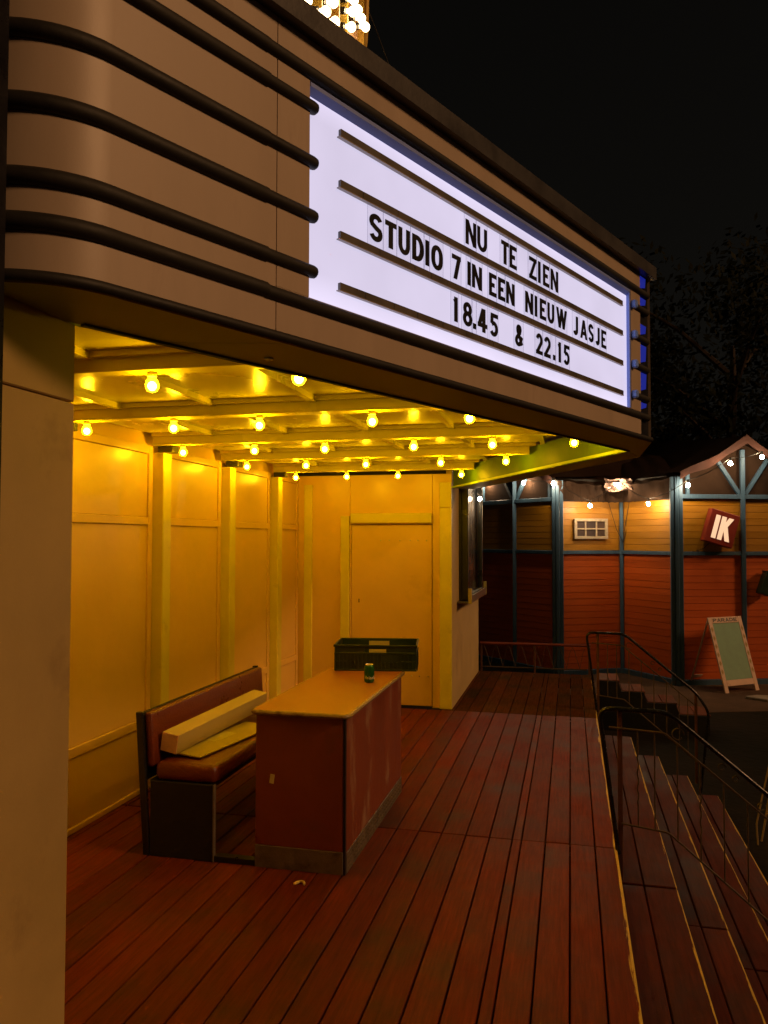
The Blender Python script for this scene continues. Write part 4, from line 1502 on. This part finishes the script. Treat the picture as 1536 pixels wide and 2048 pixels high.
# IK box sign
fr = frame(V3, V4 - V3)
sx_, sz_ = on_wall(1434, 1057, V3, V4)
ik = thing('letter_sign', 'tilted red box sign with glowing letters IK on yellow planks', 'sign', fr @ Vector((sx_, -.1, sz_)))
IM = fr @ Matrix.Translation((sx_, -.03, sz_)) @ Matrix.Rotation(R_(16), 4, 'Y')
obj('box', bbox(-.27, .27, -.16, 0, -.30, .30, .012, 2, mat=IM), 'ired', ik)
for ch, x0, w_, h_, z_ in (('I', -.17, .085, .42, -.21), ('K', -.055, .235, .42, -.21)):
    obj('lit_letter', glyph(nb(), ch, w_, h_, .085, .075, IM @ Matrix.Translation((x0, -.161, z_)), .004), 'ik', ik)
obj('cable', tb([IM @ Vector((-.1, -.03, -.30)), IM @ Vector((-.16, .005, -.42)), IM @ Vector((-.28, .0, -.5))], .006, 5), 'cable', ik)

# dark box lamp on the next wall
fr = frame(V4, V5 - V4)
bx_, bz_ = on_wall(1526, 1168, V4, V5)
bxo = thing('wall_box', 'tilted dark green box fixed to the red planks', 'box', fr @ Vector((bx_, -.1, bz_)))
BM_ = fr @ Matrix.Translation((bx_, -.02, bz_)) @ Matrix.Rotation(R_(20), 4, 'Y')
obj('box_body', bbox(-.10, .10, -.16, 0, -.20, .20, .01, 2, mat=BM_), 'crate', bxo)
obj('box_lid', bbox(-.11, .11, -.17, .0, .201, .225, .005, mat=BM_), 'black', bxo)

# ---- festoon lights
FEST = [(962, 998, 10.3), (972, 968, 16.98), (1047, 966, 16.05), (1107, 967, 15.2), (1180, 1012, 15.35), (1237, 971, 15.75), (1297, 1008, 15.2), (1376, 971, 14.75), (1461, 927, 14.8), (1524, 914, 15.0)]
locs = [at(u, v, 'y', yy) for u, v, yy in FEST]
fl = thing('festoon_string', 'string of small white bulbs along the pavilion eaves', 'string lights', locs[4])
bprof = [(.0001, -.036), (.02, -.03), (.033, -.012), (.035, .004), (.029, .02), (.017, .036), (.015, .042)]
gm = None
for k, p in enumerate(locs[1:]):
    if gm is None:
        o = obj('bulb', lathe(nb(), bprof, 12), 'festoon', fl, smooth=True)
        gm = o.data
        o.matrix_basis = Matrix.Translation(p)
    else:
        o = obj('bulb', gm, None, fl)
        o.matrix_basis = Matrix.Translation(p)
    obj('bulb_socket', tb([p + Vector((0, 0, .043)), p + Vector((0, 0, .10))], .02, 8), 'cable', fl)
pts = []
cl = [p + Vector((0, .0, .10)) for p in locs[1:]]
for a, c in zip(cl, cl[1:]):
    for k in range(10):
        t = k / 10
        q = a.lerp(c, t)
        q.z -= .16 * 4 * t * (1 - t) * min(1, (c - a).length / 1.5) * .6
        pts.append(q)
pts.append(cl[-1])
obj('cable', tb(pts, .007, 5), 'cable', fl)
cl_ = thing('clip_lamp', 'single small bulb clipped to the far poster case', 'lamp', (-1.07, 9.45, 2.2))
p = at(960, 998, 'x', -1.06)
o = obj('bulb', lathe(nb(), [(a * .62, z * .62) for a, z in bprof], 12, p), 'festoon', cl_, smooth=True)
obj('arm', tb([p + Vector((0, 0, .026)), p + Vector((-.01, 0, .06)), (-1.096, p.y, p.z + .07)], .006, 6), 'cable', cl_)
# crumpled plastic bag round the lamp in the corner
lp = locs[5]
bg_ = thing('plastic_bag', 'crumpled clear plastic bag behind the corner bulb on the canvas', 'bag', lp + Vector((0, .1, 0)))
bm = nb()
bmesh.ops.create_grid(bm, x_segments=12, y_segments=8, size=.5)
for v in bm.verts:
    x, z = v.co.x, v.co.y
    v.co = Vector((lp.x + x * .50 + .02 * math.sin(z * 9), lp.y + .10 + .035 * math.sin(x * 13 + z * 7) + .03 * math.sin(z * 17 - x * 5) - .12 * (x * x), lp.z + .02 + z * .24 + .02 * math.sin(x * 7)))
obj('bag_sheet', bm, 'bag', bg_, smooth=True)
# tied cords hanging in the corner
cd = thing('tie_cord', 'pair of dark tie cords hanging from the canvas to the corner post', 'cord', V2 + Vector((0, -.1, 1.6)))
for dx in (-.24, .14, .24):
    obj('cord', tb([(V2.x + dx, V2.y - .16, 2.46), (V2.x + dx * .4, V2.y - .09, 1.95), (V2.x + .03, V2.y - .075, 1.68)], .006, 5), 'cable', cd)

# ---- A-board
fL, fR = at(1455, 1387, 'z', GZ), at(1514, 1381, 'z', GZ)
dv = (fR - fL)
dv.z = 0
dv = dv.normalized()
back = Vector((-dv.y, dv.x, 0))
tilt = R_(17)
zdir = Vector((0, 0, 1)) * math.cos(tilt) + back * math.sin(tilt)
ab = thing('a_board', 'sage green folding board sign with diamond frame reading PARADE', 'sign board', (fL + fR) / 2)
w_ = (fR - fL).length + .10
AM = frame(fL - dv * .05, dv, zdir)
hA = 1.30


def ap(name, x0, x1, z0, z1, y0, y1, mat, par=ab):
    return obj(name, bbox(x0, x1, y0, y1, z0, z1, .003, mat=AM), mat, par)


ap('stile', 0, .085, .0, hA, -.012, .012, 'awood')
ap('stile', w_ - .085, w_, .0, hA, -.012, .012, 'awood')
ap('top_rail', .086, w_ - .086, hA - .105, hA, -.012, .012, 'awood')
ap('bottom_rail', .086, w_ - .086, .115, .215, -.012, .012, 'awood')
ap('chalk_panel', .087, w_ - .087, .216, hA - .106, -.006, .006, 'agreen')
for xs_ in (.042, w_ - .042):
    for k in range(6):
        zc = .36 + k * .145
        bm = nb()
        vs = [bm.verts.new(AM @ Vector((xs_ + a, -.0135, zc + c))) for a, c in ((0, -.052), (.026, 0), (0, .052), (-.026, 0))]
        bm.faces.new(vs)
        obj('diamond', bm, 'agold', ab)
bm = nb()
xx = .105
lw = (w_ - .21) / 6
for ch in 'PARADE':
    glyph(bm, ch, lw - .012, .062, .016, .014, AM @ Matrix.Translation((xx, -.013, hA - .085)), .002)
    xx += lw
obj('lettering', bm, 'letter', ab)
# hind leg frame
BMx = frame(fL - dv * .05 + zdir * (hA - .05) + back * .02, dv, (Vector((0, 0, 1)) * math.cos(R_(20)) - back * math.sin(R_(20))))
for x in (.02, w_ - .05):
    obj('hind_leg', bbox(x, x + .03, 0, .02, -1.30, 0, .002, mat=BMx), 'awood', ab)
obj('hind_bar', bbox(.051, w_ - .051, .002, .018, -1.12, -1.07, .002, mat=BMx), 'awood', ab)

# pale slab on the ground, stakes
q0 = at(1490, 1398, 'z', GZ)
slab = thing('stone_slab', 'pale flat slab lying on the dark ground before the board sign', 'slab', q0)
bm = prism(nb(), [(q0.x, q0.y), (q0.x + .28, q0.y - .2), (q0.x + 1.1, q0.y + .0), (q0.x + 1.1, q0.y + .22), (q0.x + .2, q0.y + .16)], GZ, GZ + .05)
obj('slab_top', bevel(bm, .012), 'stone', slab)
st = thing('garden_stake', 'pair of thin pale bent stakes standing beside the bottom step', 'stake', (1.55, 7.3, GZ))
b0 = at(1516, 1690, 'z', GZ)
b1 = at(1523, 1683, 'z', GZ)
p1 = at(1513, 1648, 'y', b0.y)
p2 = at(1536, 1540, 'y', b0.y)
obj('stake', tb([b0, p1, p2, p2 + (p2 - p1)], .007, 6), 'reed', st)
p1 = at(1530, 1645, 'y', b1.y)
p2 = at(1537, 1600, 'y', b1.y)
obj('stake', tb([b1, p1, p2, p2 + (p2 - p1) * 3], .008, 6), 'reed', st)

# ================================================================== ROOFTOP BULB SIGN
rs_ = thing('rooftop_sign', 'gold rooftop letters studded with bright bulbs above the marquee', 'sign', (-1.15, 3.7, 3.2))
SXP = -1.10


def bar(y0, y1, z0, z1, name='letter_stroke'):
    o_ = obj(name, bbox(SXP - .10, SXP, y0 + .014, y1 - .014, z0, z1), 'rose', rs_)
    for (a, c) in ((y0, y0 + .013), (y1 - .013, y1)):
        obj('letter_return', bbox(SXP - .11, SXP + .035, a, c, z0 - .013, z1 + .013), 'gold', o_)
    return o_


bar(2.80, 3.14, 3.21, 5.3)
bar(3.285, 3.565, 3.21, 5.3)
bar(3.70, 4.03, 3.21, 5.3)


def lozenge(y0, y1, z0, z1):
    cy_, cz = (y0 + y1) / 2, (z0 + z1) / 2
    ry, rz = (y1 - y0) / 2, (z1 - z0) / 2
    pts_ = [(SXP - .03, cy_ + ry * math.cos(R_(a_)), cz + rz * math.sin(R_(a_))) for a_ in range(0, 361, 20)]
    bm_ = nb()
    va = [bm_.verts.new((SXP - .05, p[1], p[2])) for p in pts_[:-1]]
    bm_.faces.new(va)
    o_ = obj('letter_stroke', bm_, 'rose', rs_)
    obj('letter_return', tb(pts_, .02, 6), 'gold', o_, smooth=True)


lozenge(4.05, 4.30, 4.44, 5.25)
lozenge(4.13, 4.32, 4.02, 4.50)
BL = [(602, 16), (622, 34), (652, 23), (667, 5), (670, 44), (651, 52), (672, 71), (705, 23), (716, 20), (723, 37), (703, 54), (731, 54), (704, 89), (743, 116), (614, 0), (708, 0), (640, -30), (690, -40), (720, -35), (600, -50)]
tprof = [(.0001, -.021), (.014, -.018), (.0215, -.009), (.0235, .0), (.021, .009), (.014, .017), (.010, .021), (.010, .030)]
gm = None
for (u, v) in BL:
    p = at(u, v, 'x', SXP + .075)
    rot = Vector((-1, 0, .25)).to_track_quat('Z', 'Y').to_matrix().to_4x4()
    if gm is None:
        o = obj('bulb', lathe(nb(), tprof, 12), 'topbulb', rs_, smooth=True)
        gm = o.data
    else:
        o = obj('bulb', gm, None, rs_)
    o.matrix_basis = Matrix.Translation(p) @ rot
    obj('bulb_socket', tb([p + Vector((-.036, 0, .009)), p + Vector((-.085, 0, .02))], .017, 8), 'black', rs_)
obj('back_frame', bbox(SXP - .16, SXP - .115, 2.7, 4.4, 3.21, 5.3), 'greymetal', rs_)
obj('stay_wire', tb([at(722, -12, 'x', -1.15), at(752, 60, 'x', -1.12), at(771, 112, 'x', -1.12), at(785, 152, 'x', -1.12), at(800, 190, 'x', -1.12), (-1.12, 5.6, 3.2)], .004, 5), 'greymetal', rs_)

# ================================================================== TREES


def tree(x, y, h, seed, label):
    rnd = random.Random(seed)
    t_ = thing('park_tree', label, 'tree', (x, y, GZ), 'dark trees behind the pavilion')
    bm_ = nb()
    tr_ = [(x + .15 * math.sin(k * .9 + seed), y, GZ + h * .75 * k / 6) for k in range(7)]
    tube(bm_, tr_, [.26 * (1 - .13 * k) for k in range(7)], 8)
    cl2 = []
    for k in range(9):
        z0 = GZ + h * (.28 + .05 * k)
        a_ = k * 2.4 + seed
        L_ = h * rnd.uniform(.18, .30)
        e_ = Vector((x + L_ * math.cos(a_), y + L_ * math.sin(a_), z0 + L_ * .75))
        tube(bm_, [(x, y, z0), ((x + e_.x) / 2, (y + e_.y) / 2, (z0 + e_.z) / 2 + .2), e_], [.09, .06, .02], 6)
        cl2.append((e_, h * rnd.uniform(.11, .17)))
    cl2.append((Vector((x, y, GZ + h * .85)), h * .18))
    cl2.append((Vector((x + .6, y, GZ + h * .66)), h * .2))
    obj('trunk', bm_, 'bark', t_)
    vs, fs2 = [], []
    for (c_, r_) in cl2:
        for _ in range(520):
            d_ = Vector((rnd.gauss(0, 1), rnd.gauss(0, 1), rnd.gauss(0, .8)))
            d_ = d_.normalized() * r_ * rnd.random() ** .45
            p_ = c_ + d_
            q_ = Vector((rnd.gauss(0, 1), rnd.gauss(0, 1), rnd.gauss(0, 1))).normalized()
            w_ = q_.orthogonal().normalized()
            s_ = rnd.uniform(.07, .15)
            i0_ = len(vs)
            vs += [tuple(p_ - q_ * s_), tuple(p_ + w_ * s_ * .55), tuple(p_ + q_ * s_), tuple(p_ - w_ * s_ * .55)]
            fs2.append((i0_, i0_ + 1, i0_ + 2, i0_ + 3))
    me_ = bpy.data.meshes.new('crown')
    me_.from_pydata(vs, [], fs2)
    obj('crown', me_, 'leaf', t_)


for i, (x, y, h, lb) in enumerate(((4.2, 23, 10.5, 'dark leafy tree rising behind the pavilion gable'), (8.5, 25, 14, 'tall dark leafy tree beyond the pavilion gable'),
                                   (1.2, 26, 10.0, 'dark leafy tree behind the draped canvas corner'), (12.5, 31, 18, 'very tall dark leafy tree farther beyond the pavilion'),
                                   (-3.0, 28, 9.0, 'dark leafy tree behind the theatre booth'))):
    tree(x, y, h, i + 3, lb)
